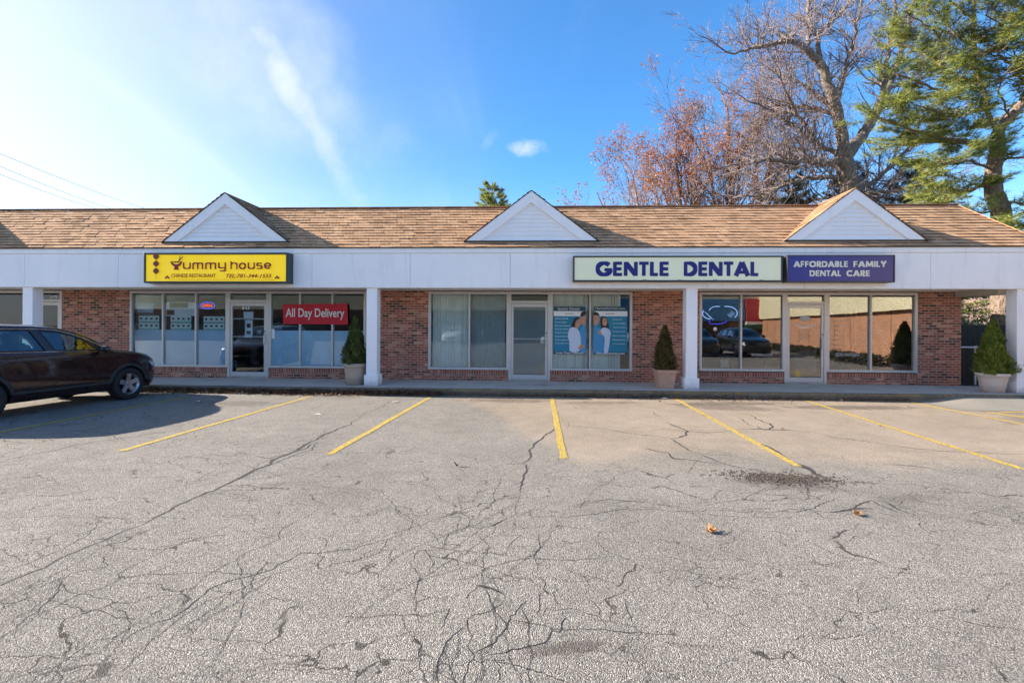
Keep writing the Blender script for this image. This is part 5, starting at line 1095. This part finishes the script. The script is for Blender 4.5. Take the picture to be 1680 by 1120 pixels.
# white pine
def tuft(b,p,d,r,n=11,l=.16,w=.0075,spr=.75):
    d=d.normalized()
    for _ in range(n):
        a=Vector((r.gauss(0,1),r.gauss(0,1),r.gauss(0,1))).normalized(); v=(d*(1-spr*.5)+a*spr).normalized(); s_=v.orthogonal().normalized()*w*r.uniform(.7,1.3); ll=l*r.uniform(.7,1.2); q=p-d*r.uniform(0,.12)
        b.face([q-s_,q+s_,q+v*ll])
class Pine:
    def __init__(s,seed,l=.16,w=.0075,n=10): s.r=random.Random(seed); s.t=MB(); s.nd=MB(); s.l=l; s.w=w; s.n=n
    def spray(s,p,d,L,ra,depth):
        r=s.r; n=max(2,int(L/.22)); pts=[p.copy()]; d=d.normalized()
        for i in range(n):
            d=(d+Vector((r.gauss(0,.12),r.gauss(0,.12),r.gauss(0,.07)+.035))).normalized(); p=p+d*(L/n); pts.append(p.copy())
            if depth==0 or i>n*.35:
                tuft(s.nd,p,d+Vector((0,0,.35)),r,s.n,s.l,s.w)
            if depth>0 and i>0:
                for sg in (-1,1):
                    if r.random()<.8:
                        sd=Vector((-d.y,d.x,0))*sg; s.spray(p,d*.8+sd*.8+Vector((0,0,r.uniform(-.05,.15))),L*(1-i/n*.75)*r.uniform(.35,.5),ra*.5,depth-1)
        s.t.tube(pts,[ra*(1-.7*i/n) for i in range(n+1)],4 if ra>.02 else 3,cap=False)
o=empty('white_pine_tree','tall spreading pine with bright green needles past the end of the building','tree',(PINE[0][0][0],PINE[0][0][1],0)); inv=Vector(o.location)
pn=Pine(71,l=.23,w=.012,n=15); r=pn.r; tb=MB()
for l in PINE: P,Q=limb(tb,[(p[0]-inv.x,p[1]-inv.y,p[2],p[3]) for p in l],6,.02,r)
for l in PINE_LIMBS:
    P,Q=limb(tb,[(p[0]-inv.x,p[1]-inv.y,p[2],p[3]) for p in l],5,.03,r)
    for p,d,ra,t in along(P,Q,.085,r,.12):
        sd=Vector((-d.y,d.x,0)).normalized()*r.choice((-1,1)); pn.spray(p,d*.6+sd*r.uniform(.3,1.1)+Vector((0,0,r.uniform(-.12,.4))),r.uniform(.5,1.5),max(.007,ra*.25),1)
    pn.spray(P[-1],P[-1]-P[-2],.9,.02,1)
for q in range(26):  # upper crown beyond the frame and behind
    z=r.uniform(9.,19); a=r.uniform(0,2*PI); base=Vector((1.0*r.random()+.2,0.3,z)); pn.spray(base,Vector((math.cos(a),math.sin(a),r.uniform(-.05,.25))),r.uniform(2.,3.6)*(1-(z-9)/22),.04,1 if z>16 else 2)
tb.build('trunk',M['pinebark'],o,smooth=True); pn.t.build('branches',M['pinebark'],o); pn.nd.build('needles',M['needle'],o)
print('pine tris',len(pn.nd.f))
def conifer(lab,base,h,w,seed,mat='evergreen',l=.24,dens=2.2,wd=.022,n=12,name='evergreen_tree'):
    o=empty(name,lab,'tree',base); p=Pine(seed,l=l,w=wd,n=n); r=p.r
    b=MB(); b.tube([(0,0,-.5),(0,0,h*.5),(.1,0,h)],[h*.02,h*.013,.02],8); b.build('trunk',M['pinebark'],o,smooth=True)
    z=h*.18
    while z<h*.99:
        for k_ in range(int(5*dens)):
            a=r.uniform(0,2*PI); L=w*(1-(z/h))**.8*r.uniform(.55,1.1)+.25; p.spray(Vector((0,0,z)),Vector((math.cos(a),math.sin(a),.12+.3*(z/h)**3)),L,.03,1)
        z+=h*.045*r.uniform(.7,1.3)
    p.t.build('branches',M['pinebark'],o); p.nd.build('needles',M[mat],o); print('conifer',len(p.nd.f)); return o
conifer('small pine top poking above the ridge left of the middle gable',(-3.2,22,0),12.7,4.6,81,mat='needle',l=.25,n=12)
conifer('dark evergreen low behind the roof left of the oak trunk',(14.8,14.5,0),11.2,3.6,83); conifer('dark evergreen behind the roof just right of the oak trunk',(18.6,15.,.5),11.0,3.6,85)
conifer('dark evergreen below the pine limbs near the hip of the roof',(20.5,13.,1.0),9.8,3.4,87); conifer('yellow-green evergreen close past the hip of the roof',(17.0,7.5,.3),8.4,2.3,89,mat='needle',l=.16,wd=.012,n=15)
# shrubs behind the fence
def shrub(x,y,z,h,w,seed,lab,n=2600):
    o=empty('shrub',lab,'shrub',(x,y,z),group='leafy shrubs behind the black fence'); r=random.Random(seed); tw=Twigs(seed)
    for i in range(7): a=r.uniform(0,2*PI); tw.grow(Vector((0,0,0)),Vector((math.cos(a)*.45,math.sin(a)*.45,1)),h*.75,.025,2,kids=3.4)
    tw.b.build('stem',M['twig'],o); b=MB(); T_=tw.tips
    for _ in range(n):
        p,d=r.choice(T_); q=p+Vector((r.gauss(0,.2),r.gauss(0,.2),r.gauss(0,.14))); a=Vector((r.gauss(0,1),r.gauss(0,1),-.4)).normalized(); s_=a.cross(Vector((0,0,1))).normalized(); l=r.uniform(.07,.15)
        b.face([q,q+s_*l*.24+a*l*.45,q+a*l,q-s_*l*.24+a*l*.45])
    b.build('foliage',M['shrub'],o)
shrub(13.3,4.4,.1,3.0,1,91,'broad-leaved shrub behind the fence nearest the brick pier'); shrub(14.9,4.8,.1,2.9,1,92,'broad-leaved shrub behind the fence just left of the pine trunk'); shrub(18.2,6.,.2,3.2,1,93,'broad-leaved shrub right of the pine trunk'); shrub(13.9,7.2,.4,3.4,1,94,'taller shrub farther back on the leafy slope',1500); shrub(16.5,9,.6,3.6,1,95,'tall shrub farthest back on the leafy slope',1500)
# ------------------------------------------------------------------ the SUV
def carpaint(name,col,flake=.25):
    k=NT(name); k.set(k.b.inputs['Base Color'],col); k.b.inputs['Metallic'].default_value=.0; k.b.inputs['Specular IOR Level'].default_value=.3; k.b.inputs['Roughness'].default_value=.28
    k.b.inputs['Coat Weight'].default_value=1.; k.b.inputs['Coat Roughness'].default_value=.03
    k.set(k.b.inputs['Roughness'],k.ramp(k.noise(k.obj(),2.5,4),[(.3,.22),(.7,.34)])); return k.mat
M['maroonpaint']=carpaint('dark_maroon_paint',(.016,.004,.005)); M['blackpaint']=carpaint('black_paint_car',(.01,.011,.012)); M['whitepaint']=carpaint('white_paint_car',(.7,.7,.7)); M['silver']=carpaint('silver_paint_car',(.35,.36,.38))
M['rubber']=simple('rubber',(.018,.018,.019),.85,bumpd=.002,bsc=80); M['plasticdk']=simple('dark_plastic',(.022,.025,.027),.6); M['chrome']=simple('chrome',(.75,.76,.78),.15,1.); M['alloy']=simple('alloy',(.5,.5,.51),.3,.85); M['lamp_red']=simple('tail_lamp',(.35,.01,.01),.15); M['lampclear']=simple('headlamp',(.6,.62,.65),.1,.3); M['seat']=simple('seat_cloth',(.05,.05,.052),.85); M['seam']=simple('door_gap',(.004,.004,.004),.8)
# y, halfwidth, zbottom, belt z, edge z, edge halfwidth, top z
ST=[(.90,.40,.42,.74,.78,.30,.80),(.86,.60,.36,.80,.85,.50,.88),(.78,.74,.30,.86,.92,.62,.95),(.62,.835,.28,.92,.98,.70,1.01),(.40,.885,.27,.98,1.03,.75,1.06),(.10,.905,.27,1.04,1.085,.77,1.11),(-.18,.91,.27,1.075,1.115,.775,1.15),
(-.34,.91,.27,1.09,1.165,.755,1.21),(-.60,.91,.27,1.10,1.335,.71,1.38),(-.85,.91,.27,1.115,1.47,.67,1.52),(-1.15,.91,.27,1.13,1.57,.635,1.63),(-1.5,.91,.27,1.14,1.615,.62,1.685),(-2.0,.91,.27,1.15,1.63,.615,1.70),(-2.5,.91,.27,1.165,1.62,.605,1.69),(-2.95,.90,.29,1.18,1.57,.59,1.65),(-3.20,.885,.32,1.18,1.50,.575,1.58),(-3.36,.86,.36,1.16,1.32,.60,1.38),(-3.46,.80,.42,1.06,1.12,.62,1.15),(-3.52,.66,.48,.90,.95,.55,.97)]
def stat(y):
    if y>=ST[0][0]: return ST[0][1:]
    if y<=ST[-1][0]: return ST[-1][1:]
    for i in range(len(ST)-1):
        if ST[i][0]>=y>=ST[i+1][0]:
            t=(ST[i][0]-y)/(ST[i][0]-ST[i+1][0]); g=lambda j:ST[min(max(j,0),len(ST)-1)]
            h_=ST[i][0]-ST[i+1][0]; out=[]
            for c_ in range(1,7):
                p1,p2=g(i)[c_],g(i+1)[c_]
                m=lambda j:(g(j+1)[c_]-g(j-1)[c_])/max(1e-6,abs(g(j+1)[0]-g(j-1)[0])) if 0<j<len(ST)-1 else (p2-p1)/h_
                m1,m2=m(i)*h_,m(i+1)*h_
                out.append((2*t**3-3*t*t+1)*p1+(t**3-2*t*t+t)*m1+(-2*t**3+3*t*t)*p2+(t**3-t*t)*m2)
            return out
def section(y,ins=0.,zb=None):
    W_,b0,bt,ed,ew,tp=stat(y); W_-=ins; ew-=ins; tp-=ins; ed-=ins*.6
    if zb is not None: b0=zb
    lo=b0
    pts=[(0,lo),(W_-.14,lo),(W_-.05,lo+.02),(W_-.012,lo+.13),(W_-.004,lo+.3*(bt-lo)),(W_,lo+.55*(bt-lo)),(W_-.010,lo+.8*(bt-lo)),(W_-.035,bt-.02),(W_-.05,bt)]
    for t in (.25,.5,.75,.95): pts.append((W_-.05+(ew-W_+.05)*t,bt+(ed-bt)*t))
    pts+= [(ew-.02,ed+.35*(tp-ed)*.9),(ew-.10,ed+.62*(tp-ed)),(ew*.55,ed+.92*(tp-ed)),(ew*.25,tp-.002),(0,tp)]
    return pts
def carvol(name,y0,y1,ins=0.,zb=None,n=90):
    b=MB(); rows=[]
    for i in range(n+1):
        y=y0+(y1-y0)*i/n; s=section(y,ins,zb); full=s+[(-x,z) for x,z in reversed(s[1:-1])]; rows.append([(x,y,z) for x,z in full])
    m=len(rows[0]); 
    for r_0 in rows: b.v.extend(r_0)
    for i in range(n):
        for j in range(m): a=i*m+j; c_=i*m+(j+1)%m; b.f.append((a,c_,c_+m,a+m)); b.m.append(0)
    b.f.append(tuple(reversed(range(m)))); b.m.append(0); b.f.append(tuple(n*m+j for j in range(m))); b.m.append(0)
    o=b.build(name,M['maroonpaint'])
    bm=bmesh.new(); bm.from_mesh(o.data); bmesh.ops.recalc_face_normals(bm,faces=bm.faces); bm.to_mesh(o.data); bm.free(); return o
def boolop(o,c_,op='DIFFERENCE'):
    m=o.modifiers.new('b','BOOLEAN'); m.operation=op; m.solver='EXACT'; m.object=c_; bpy.context.view_layer.update()
    bake(o); bpy.data.objects.remove(c_)
def zside(y,z): # outer surface x at side
    s=section(y); 
    for (x0,z0),(x1,z1) in zip(s[3:],s[4:]):
        if z0<=z<=z1: return x0+(x1-x0)*(z-z0)/max(1e-6,z1-z0)
    return s[-1][0]
def ztop(y,x):
    s=section(y)[8:]
    for (x0,z0),(x1,z1) in zip(s,s[1:]):
        if x1<=x<=x0: return z0+(z1-z0)*(x0-x)/max(1e-6,x0-x1)
    return s[-1][1]
def clip(poly,cell):
    def inside(p,a,b): return (b[0]-a[0])*(p[1]-a[1])-(b[1]-a[1])*(p[0]-a[0])>=-1e-9
    def inter(p,q,a,b):
        d1=(b[0]-a[0])*(p[1]-a[1])-(b[1]-a[1])*(p[0]-a[0]); d2=(b[0]-a[0])*(q[1]-a[1])-(b[1]-a[1])*(q[0]-a[0]); t=d1/(d1-d2); return (p[0]+(q[0]-p[0])*t,p[1]+(q[1]-p[1])*t)
    out=cell
    for a,b in zip(poly,poly[1:]+poly[:1]):
        inp=out; out=[]
        if not inp: break
        for i in range(len(inp)):
            p,q=inp[i-1],inp[i]
            if inside(q,a,b):
                if not inside(p,a,b): out.append(inter(p,q,a,b))
                out.append(q)
            elif inside(p,a,b): out.append(inter(p,q,a,b))
    return out
def patch(b,poly,fn,g=.06):
    ar=sum(a[0]*c_[1]-c_[0]*a[1] for a,c_ in zip(poly,poly[1:]+poly[:1]))
    if ar<0: poly=poly[::-1]
    u0,u1=min(p[0] for p in poly),max(p[0] for p in poly); v0,v1=min(p[1] for p in poly),max(p[1] for p in poly)
    u=u0
    while u<u1:
        v=v0
        while v<v1:
            c_=clip(poly,[(u,v),(u+g,v),(u+g,v+g),(u,v+g)])
            if len(c_)>2: b.face([fn(*p) for p in c_])
            v+=g
        u+=g
SIDEWIN=[[(-.60,1.155),(-1.46,1.18),(-1.60,1.575),(-1.30,1.545),(-1.0,1.455),(-.80,1.345)],[(-1.62,1.185),(-2.42,1.205),(-2.46,1.585),(-1.76,1.585)],[(-2.56,1.215),(-3.02,1.26),(-2.92,1.50),(-2.58,1.57)]]
WS=[(-.72,-.36),(.72,-.36),(.56,-1.08),(-.56,-1.08)]
def suv(paint,label,full=True):
    o=empty('parked_suv',label,'car',(0,0,0))
    body=carvol('body',.90,-3.52); inner=carvol('tmp',-.30,-3.28,.045,.42,70); boolop(body,inner)
    for sx in (-1,1):
        for wy in (0,-2.62):
            b=MB(); b.lathe([(0,sx*.55),(.405,sx*.55),(.415,sx*1.1),(0,sx*1.1)],40,(0,wy,.36),'x'); c_=b.build('tmp',M['seam'])
            bm=bmesh.new(); bm.from_mesh(c_.data); bmesh.ops.remove_doubles(bm,verts=bm.verts,dist=1e-5); bmesh.ops.recalc_face_normals(bm,faces=bm.faces); bm.to_mesh(c_.data); bm.free(); boolop(body,c_)
    for poly in SIDEWIN:
        b=MB(); n=len(poly); vs=[(-1.2,y,z) for y,z in poly]+[(1.2,y,z) for y,z in poly]
        b.add(vs,[tuple(range(n)),tuple(reversed(range(n,2*n)))]+[((j+1)%n,j,n+j,n+(j+1)%n) for j in range(n)]); c_=b.build('tmp',M['seam'])
        bm=bmesh.new(); bm.from_mesh(c_.data); bmesh.ops.recalc_face_normals(bm,faces=bm.faces); bm.to_mesh(c_.data); bm.free(); boolop(body,c_)
    b=MB(); vs=[(x,y,1.02) for x,y in WS]+[(x,y,2.) for x,y in WS]; b.add(vs,[(3,2,1,0),(4,5,6,7),(0,1,5,4),(1,2,6,5),(2,3,7,6),(3,0,4,7)]); c_=b.build('tmp',M['seam'])
    bm=bmesh.new(); bm.from_mesh(c_.data); bmesh.ops.recalc_face_normals(bm,faces=bm.faces); bm.to_mesh(c_.data); bm.free(); boolop(body,c_)
    body.data.materials.clear(); body.data.materials.append(M[paint]); body.parent=o
    me=body.data; me.polygons.foreach_set('use_smooth',[True]*len(me.polygons))
    bm=bmesh.new(); bm.from_mesh(me); 
    for e in bm.edges:
        if len(e.link_faces)==2 and e.calc_face_angle(0)>R(32): e.smooth=False
    bm.to_mesh(me); bm.free()
    for sx in (1,-1):
        for poly in SIDEWIN:
            b=MB(); patch(b,poly,lambda y,z:(sx*(zside(y,z)-.012),y,z)); b.build('side_window',M['carglass'],o,smooth=True)
            b=MB(); n=len(poly)
            for i in range(n):
                p,q=poly[i],poly[(i+1)%n]
                for j in range(5):
                    a=(p[0]+(q[0]-p[0])*j/5,p[1]+(q[1]-p[1])*j/5); c_=(p[0]+(q[0]-p[0])*(j+1)/5,p[1]+(q[1]-p[1])*(j+1)/5)
                    b.bar((sx*(zside(*a)+.001),a[0],a[1]),(sx*(zside(*c_)+.001),c_[0],c_[1]),.018,.012,up=(sx,0,0))
            b.build('window_seal',M['plasticdk'],o)
        def strip(name,mat,path,w,off,th=.008):
            b=MB()
            for (a,c_) in zip(path,path[1:]):
                n=max(1,int(math.dist(a,c_)/.07))
                for j in range(n):
                    p=(a[0]+(c_[0]-a[0])*j/n,a[1]+(c_[1]-a[1])*j/n); q=(a[0]+(c_[0]-a[0])*(j+1)/n,a[1]+(c_[1]-a[1])*(j+1)/n)
                    b.bar((sx*(zside(*p)+off),p[0],p[1]),(sx*(zside(*q)+off),q[0],q[1]),w,th,up=(sx,0,0))
            b.build(name,M[mat],o)
        strip('belt_trim','chrome',[(-.50,1.135),(-1.5,1.160),(-2.5,1.185),(-3.0,1.235)],.016,.002)
        strip('roof_trim','chrome',[(-.42,1.185),(-.62,1.29),(-.85,1.415),(-1.05,1.495),(-1.3,1.57),(-1.6,1.60),(-2.4,1.605),(-2.9,1.55)],.011,.002)
        for path in ([(-1.50,1.15),(-1.50,.36)],[(-.47,1.12),(-.50,.80),(-.47,.36)],[(-2.62,1.17),(-2.55,.85),(-2.25,.70)],[(-.47,.36),(-1.5,.34),(-2.3,.36)]): strip('door_gap','seam',path,.007,.0012,.002)
        for ya,yb in ((-1.36,-1.20),(-2.42,-2.26)):
            b=MB(); x=zside((ya+yb)/2,.98); b.tube([(sx*(x-.004),ya,.975),(sx*(x+.03),ya+.02,.98),(sx*(x+.032),(ya+yb)/2,.985),(sx*(x+.03),yb-.02,.98),(sx*(x-.004),yb,.975)],[.010,.014,.016,.014,.010],8); b.build('door_handle',M[paint],o,smooth=True)
        # lower cladding and wheel-arch trims
        b=MB()
        def cl_(y0,y1,z1):
            n=16
            for j in range(n):
                a=y0+(y1-y0)*j/n; c_=y0+(y1-y0)*(j+1)/n
                for k in range(4):
                    za=.29+(z1-.29)*k/4; zc=.29+(z1-.29)*(k+1)/4; ex=lambda z:.010*(1-((z-.29)/(z1-.29))**3)+.002
                    q=[(sx*(zside(a,za)+ex(za)),a,za),(sx*(zside(c_,za)+ex(za)),c_,za),(sx*(zside(c_,zc)+ex(zc)),c_,zc),(sx*(zside(a,zc)+ex(zc)),a,zc)]
                    b.face(q if sx<0 else q[::-1])
        for a_ in ((-.42,-2.2,.46),(.42,.80,.44),(-3.04,-3.4,.50)): b=MB(); cl_(*a_); b.build('sill_cladding',M['plasticdk'],o,smooth=True)
        for wy in (0,-2.62):
            b=MB(); N=28
            for j in range(N):
                t0,t1=R(-14+208*j/N),R(-14+208*(j+1)/N); q=[]
                def pt(t,rad,off):
                    y=wy+rad*math.cos(t); z=.36+rad*math.sin(t); return (sx*(zside(y,min(max(z,.33),1.05))+off),y,z)
                b.face([pt(t0,.405,.012),pt(t1,.405,.012),pt(t1,.455,.010),pt(t0,.455,.010)]); b.face([pt(t0,.455,.010),pt(t1,.455,.010),pt(t1,.468,.0),pt(t0,.468,.0)])
                a_,c_=pt(t0,.405,.012),pt(t1,.405,.012); b.face([c_,a_,(sx*.62,a_[1],a_[2]),(sx*.62,c_[1],c_[2])])
            b.build('wheel_arch',M['plasticdk'],o,smooth=False)
        # mirror
        m_=mkobj('mirror',M[paint],lambda b:b.lathe([(0,-.115),(.05,-.11),(.075,-.05),(.078,.03),(.06,.09),(0,.10)],16,(0,0,0),'x'),o,smooth=True); m_.scale=(.9,.6,1); m_.location=(sx*1.0,-.63,1.17)
        mkobj('mirror_arm',M['plasticdk'],lambda b:b.bar((sx*.86,-.62,1.135),(sx*.96,-.62,1.15),.05,.03),o)
        b=MB(); patch(b,[(.50,.84),(.72,.80),(.83,.72),(.78,.66),(.60,.74)],lambda y,z:(sx*(zside(y,min(z,stat(y)[2]))+.004),y,z),.05); b.build('headlight',M['lampclear'],o,smooth=True)
        b=MB(); patch(b,[(-3.20,1.0),(-3.40,1.02),(-3.34,1.30),(-3.16,1.42),(-3.12,1.20)],lambda y,z:(sx*(zside(y,z)+.004),y,z),.05); b.build('tail_light',M['lamp_red'],o,smooth=True)
    b=MB(); patch(b,WS,lambda x,y:(x,y,ztop(y,abs(x))-.012),.07); b.build('windscreen',M['carglass'],o,smooth=True)
    b=MB(); b.tube([(-.6,.86,.62),(0,.93,.62),(.6,.86,.62)],.05,8); b.box(-.28,.28,.895,.93,.48,.60); b.build('front_grille',M['plasticdk'],o)
    mkobj('rear_plate',M['paper'],lambda b:b.box(-.16,.16,-3.57,-3.53,.72,.87),o); mkobj('rear_bumper',M['plasticdk'],lambda b:(b.bar((-.78,-3.40,.50),(-.5,-3.55,.50),.1,.16),b.bar((-.5,-3.55,.50),(.5,-3.55,.50),.1,.16),b.bar((.5,-3.55,.50),(.78,-3.40,.50),.1,.16)),o)
    mkobj('underbody',M['seam'],lambda b:b.box(-.7,.7,-3.3,.7,.24,.30),o)
    # cabin
    for sx in (-1,1):
        s_=mkobj('seat',M['seat'],lambda b:(b.box(-.24,.24,-1.65,-1.12,.55,.80),b.bar((0,-1.60,.78),(0,-1.86,1.30),.46,.14,up=(0,1,0)),b.bar((0,-1.85,1.34),(0,-1.91,1.50),.26,.10,up=(0,1,0)),b.tube([(-.06,-1.84,1.28),(-.06,-1.87,1.36)],.008,5),b.tube([(.06,-1.84,1.28),(.06,-1.87,1.36)],.008,5)),o); s_.location=(sx*.38,0,0); bevel(s_,.04,3)
    s_=mkobj('rear_bench',M['seat'],lambda b:(b.box(-.62,.62,-2.65,-2.15,.55,.78),b.bar((0,-2.62,.78),(0,-2.84,1.26),1.24,.14,up=(0,1,0)),b.box(-.5,-.26,-2.93,-2.83,1.28,1.43),b.box(.26,.5,-2.93,-2.83,1.28,1.43)),o); bevel(s_,.04,3)
    s_=mkobj('dashboard',M['plasticdk'],lambda b:b.box(-.76,.76,-.88,-.36,.75,1.09),o); bevel(s_,.05,3)
    b=MB(); P=[(-.38+.18*math.cos(a),-1.02-.06*math.sin(a),1.05+.17*math.sin(a)) for a in [2*PI*i/24 for i in range(25)]]; b.tube(P,.015,6); b.tube([(-.55,-1.02,1.05),(-.21,-1.02,1.05)],.02,5); b.tube([(-.38,-1.02,1.05),(-.38,-.85,.98)],.03,6); b.build('steering_wheel',M['plasticdk'],o)
    mkobj('interior_mirror',M['plasticdk'],lambda b:b.box(-.12,.12,-1.02,-.99,1.44,1.50),o)
    for sx in (-1,1):
        for wy in (0,-2.62):
            w=bpy.data.objects.new('wheel',None); COL.objects.link(w); w.parent=o; w.location=(sx*.80,wy,.36); 
            if sx<0: w.rotation_euler=(0,0,PI)
            b=MB(); b.lathe([(.235,-.10),(.31,-.115),(.345,-.10),(.36,-.07),(.361,0),(.36,.07),(.345,.10),(.31,.115),(.235,.10),(.228,.08)],48,axis='x')
            for i in range(44):
                a=2*PI*i/44
                for s2 in (-1,1): b.bar((s2*.07,math.cos(a)*.3605,math.sin(a)*.3605),(s2*.10,math.cos(a+.05)*.348,math.sin(a+.05)*.348),.02,.012,up=(0,math.cos(a),math.sin(a)))
            t=b.build('tyre',M['rubber'],w,smooth=True)
            b=MB(); b.lathe([(.228,.10),(.235,.108),(.225,.098),(.205,.06),(.20,-.06)],40,axis='x'); b.lathe([(0,.075),(.035,.075),(.055,.065),(.06,.04)],20,axis='x')
            for i in range(5):
                a=2*PI*i/5+.3; cA,sA=math.cos(a),math.sin(a)
                b.bar((.055,cA*.04,sA*.04),(.082,cA*.222,sA*.222),.10,.03,up=(1,0,0))
                for dd in (-.15,.15): b.bar((.06,math.cos(a)*.06,math.sin(a)*.06),(.090,math.cos(a+dd)*.222,math.sin(a+dd)*.222),.028,.03,up=(1,0,0))
            b.build('rim',M['alloy'],w)
            b=MB(); b.lathe([(0,.0),(.20,.0)],32,axis='x'); b.build('brake_disc',M['seam'],w)
    return o
car=suv('maroonpaint','dark maroon SUV parked nose-in at the kerb on the left')
hd=R(-5.5); car.rotation_euler=(0,0,hd)
fw=Vector((-9.10,-3.07,0)); off=Vector((.915,0,0)); off.rotate(Matrix.Rotation(hd,3,'Z')); car.location=fw-off
# cars and buildings across the lot, seen in the shop windows
def repaint(c_,mat,old='dark_maroon_paint'):
    for ch in c_.children_recursive:
        if ch.type=='MESH' and ch.data.materials and ch.data.materials[0] and ch.data.materials[0].name==old:
            ch.data=ch.data.copy(); ch.data.materials[0]=M[mat]
for x,y,rz,mt,lab in [(-7.5,-30,.1,'whitepaint','white SUV parked across the lot behind the camera'),(1.5,-24,PI/2,'silver','silver SUV parked broadside behind the camera'),(9.5,-31,.0,'whitepaint','second white SUV across the lot behind the camera, before the awnings'),(9.8,-14.2,.05,'blackpaint','black SUV parked right of the camera'),(12.9,-14.6,.0,'blackpaint','second black SUV right of the camera, nearer the tan building')]:
    c_=copy_tree(car,None,lab); c_.location=(x,y,0); c_.rotation_euler=(0,0,rz); repaint(c_,mt)
M['orangewall']=simple('tan_board_wall',L3(168,122,94),.8,nz=.3,nsc=1.5); M['creamw']=simple('cream_fascia',L3(204,192,158),.7,nz=.05); M['blueaw']=simple('blue_band',L3(60,120,170),.6); M['redaw']=simple('red_awning',L3(176,50,62),.6); M['greenaw']=simple('green_awning',L3(20,86,60),.6); M['greyroof']=simple('grey_roof',(.1,.1,.1),.9)
wg=empty('neighbouring_building','tan board building with cream fascia across the lot behind the camera','building',(16.9,-7.5,0),rz=R(-77))
boxo('wall',M['orangewall'],wg,0,70,0,12,0,2.55); boxo('fascia',M['creamw'],wg,-.4,70.4,-.35,12,2.56,5.2)
for i in range(30): boxo('corner_board',M['orangewall'],wg,.4+i*2.3,.5+i*2.3,-.03,-.002,0,2.54)
b=MB(); rh=random.Random(4)
for _ in range(9000):
    x=rh.uniform(0,40); y=-1.6+rh.gauss(0,.3); z=rh.uniform(.05,.5)*(1-.25*abs(y+1.6)); a=Vector((rh.gauss(0,1),rh.gauss(0,1),rh.gauss(0,1))).normalized()*.12; c_=a.orthogonal()*.5; q=Vector((x,y,z)); b.face([q,q+a*.5+c_,q+a,q+a*.5-c_])
M['hedge']=simple('hedge_leaves',(.03,.028,.015),.8,nz=.5); hg=b.build('hedge',M['hedge']); hg.location=(16.9,-7.5,0); hg.rotation_euler=(0,0,R(-77)); tag(hg,'low dark hedge along the tan board building','hedge')
sh=empty('awning_shop','low shop with blue band and red, white and green awning behind the camera','building',(0,-35,0))
boxo('wall',M['wood'],sh,-45,26,-14,-.1,0,3.4); boxo('fascia',M['creamw'],sh,-45,26,-.09,.25,3.42,5.0)
boxo('blue_band',M['blueaw'],sh,9,21.4,.0,.45,2.4,4.6); boxo('red_awning',M['redaw'],sh,21.5,25.4,.0,.6,2.3,4.6); boxo('white_stripe',M['whitev'],sh,21.5,25.6,.0,.65,2.0,2.28); boxo('green_valance',M['greenaw'],sh,21.5,25.4,.0,.62,1.6,1.98)
for i in range(14): boxo('shop_window',M['dark'],sh,-43+i*4.6,-39.6+i*4.6,-.098,.02,.5,2.5)
bare_tree('street_tree','bare street tree behind the camera across the lot',(-14,-40,0),11,101,.9,0,mat='twig',depth=3,minr=.02)
t2=[o for o in COL.objects if o.name.startswith('street_tree')][0]
for x,y,lab in [(-2,-52,'bare street tree behind the low shop'),(-26,-38,'bare street tree at the far end of the low shop')]:
    c_=copy_tree(t2,None,lab); c_.location=(x,y,0); c_.scale=(1.2,1.2,1.2)
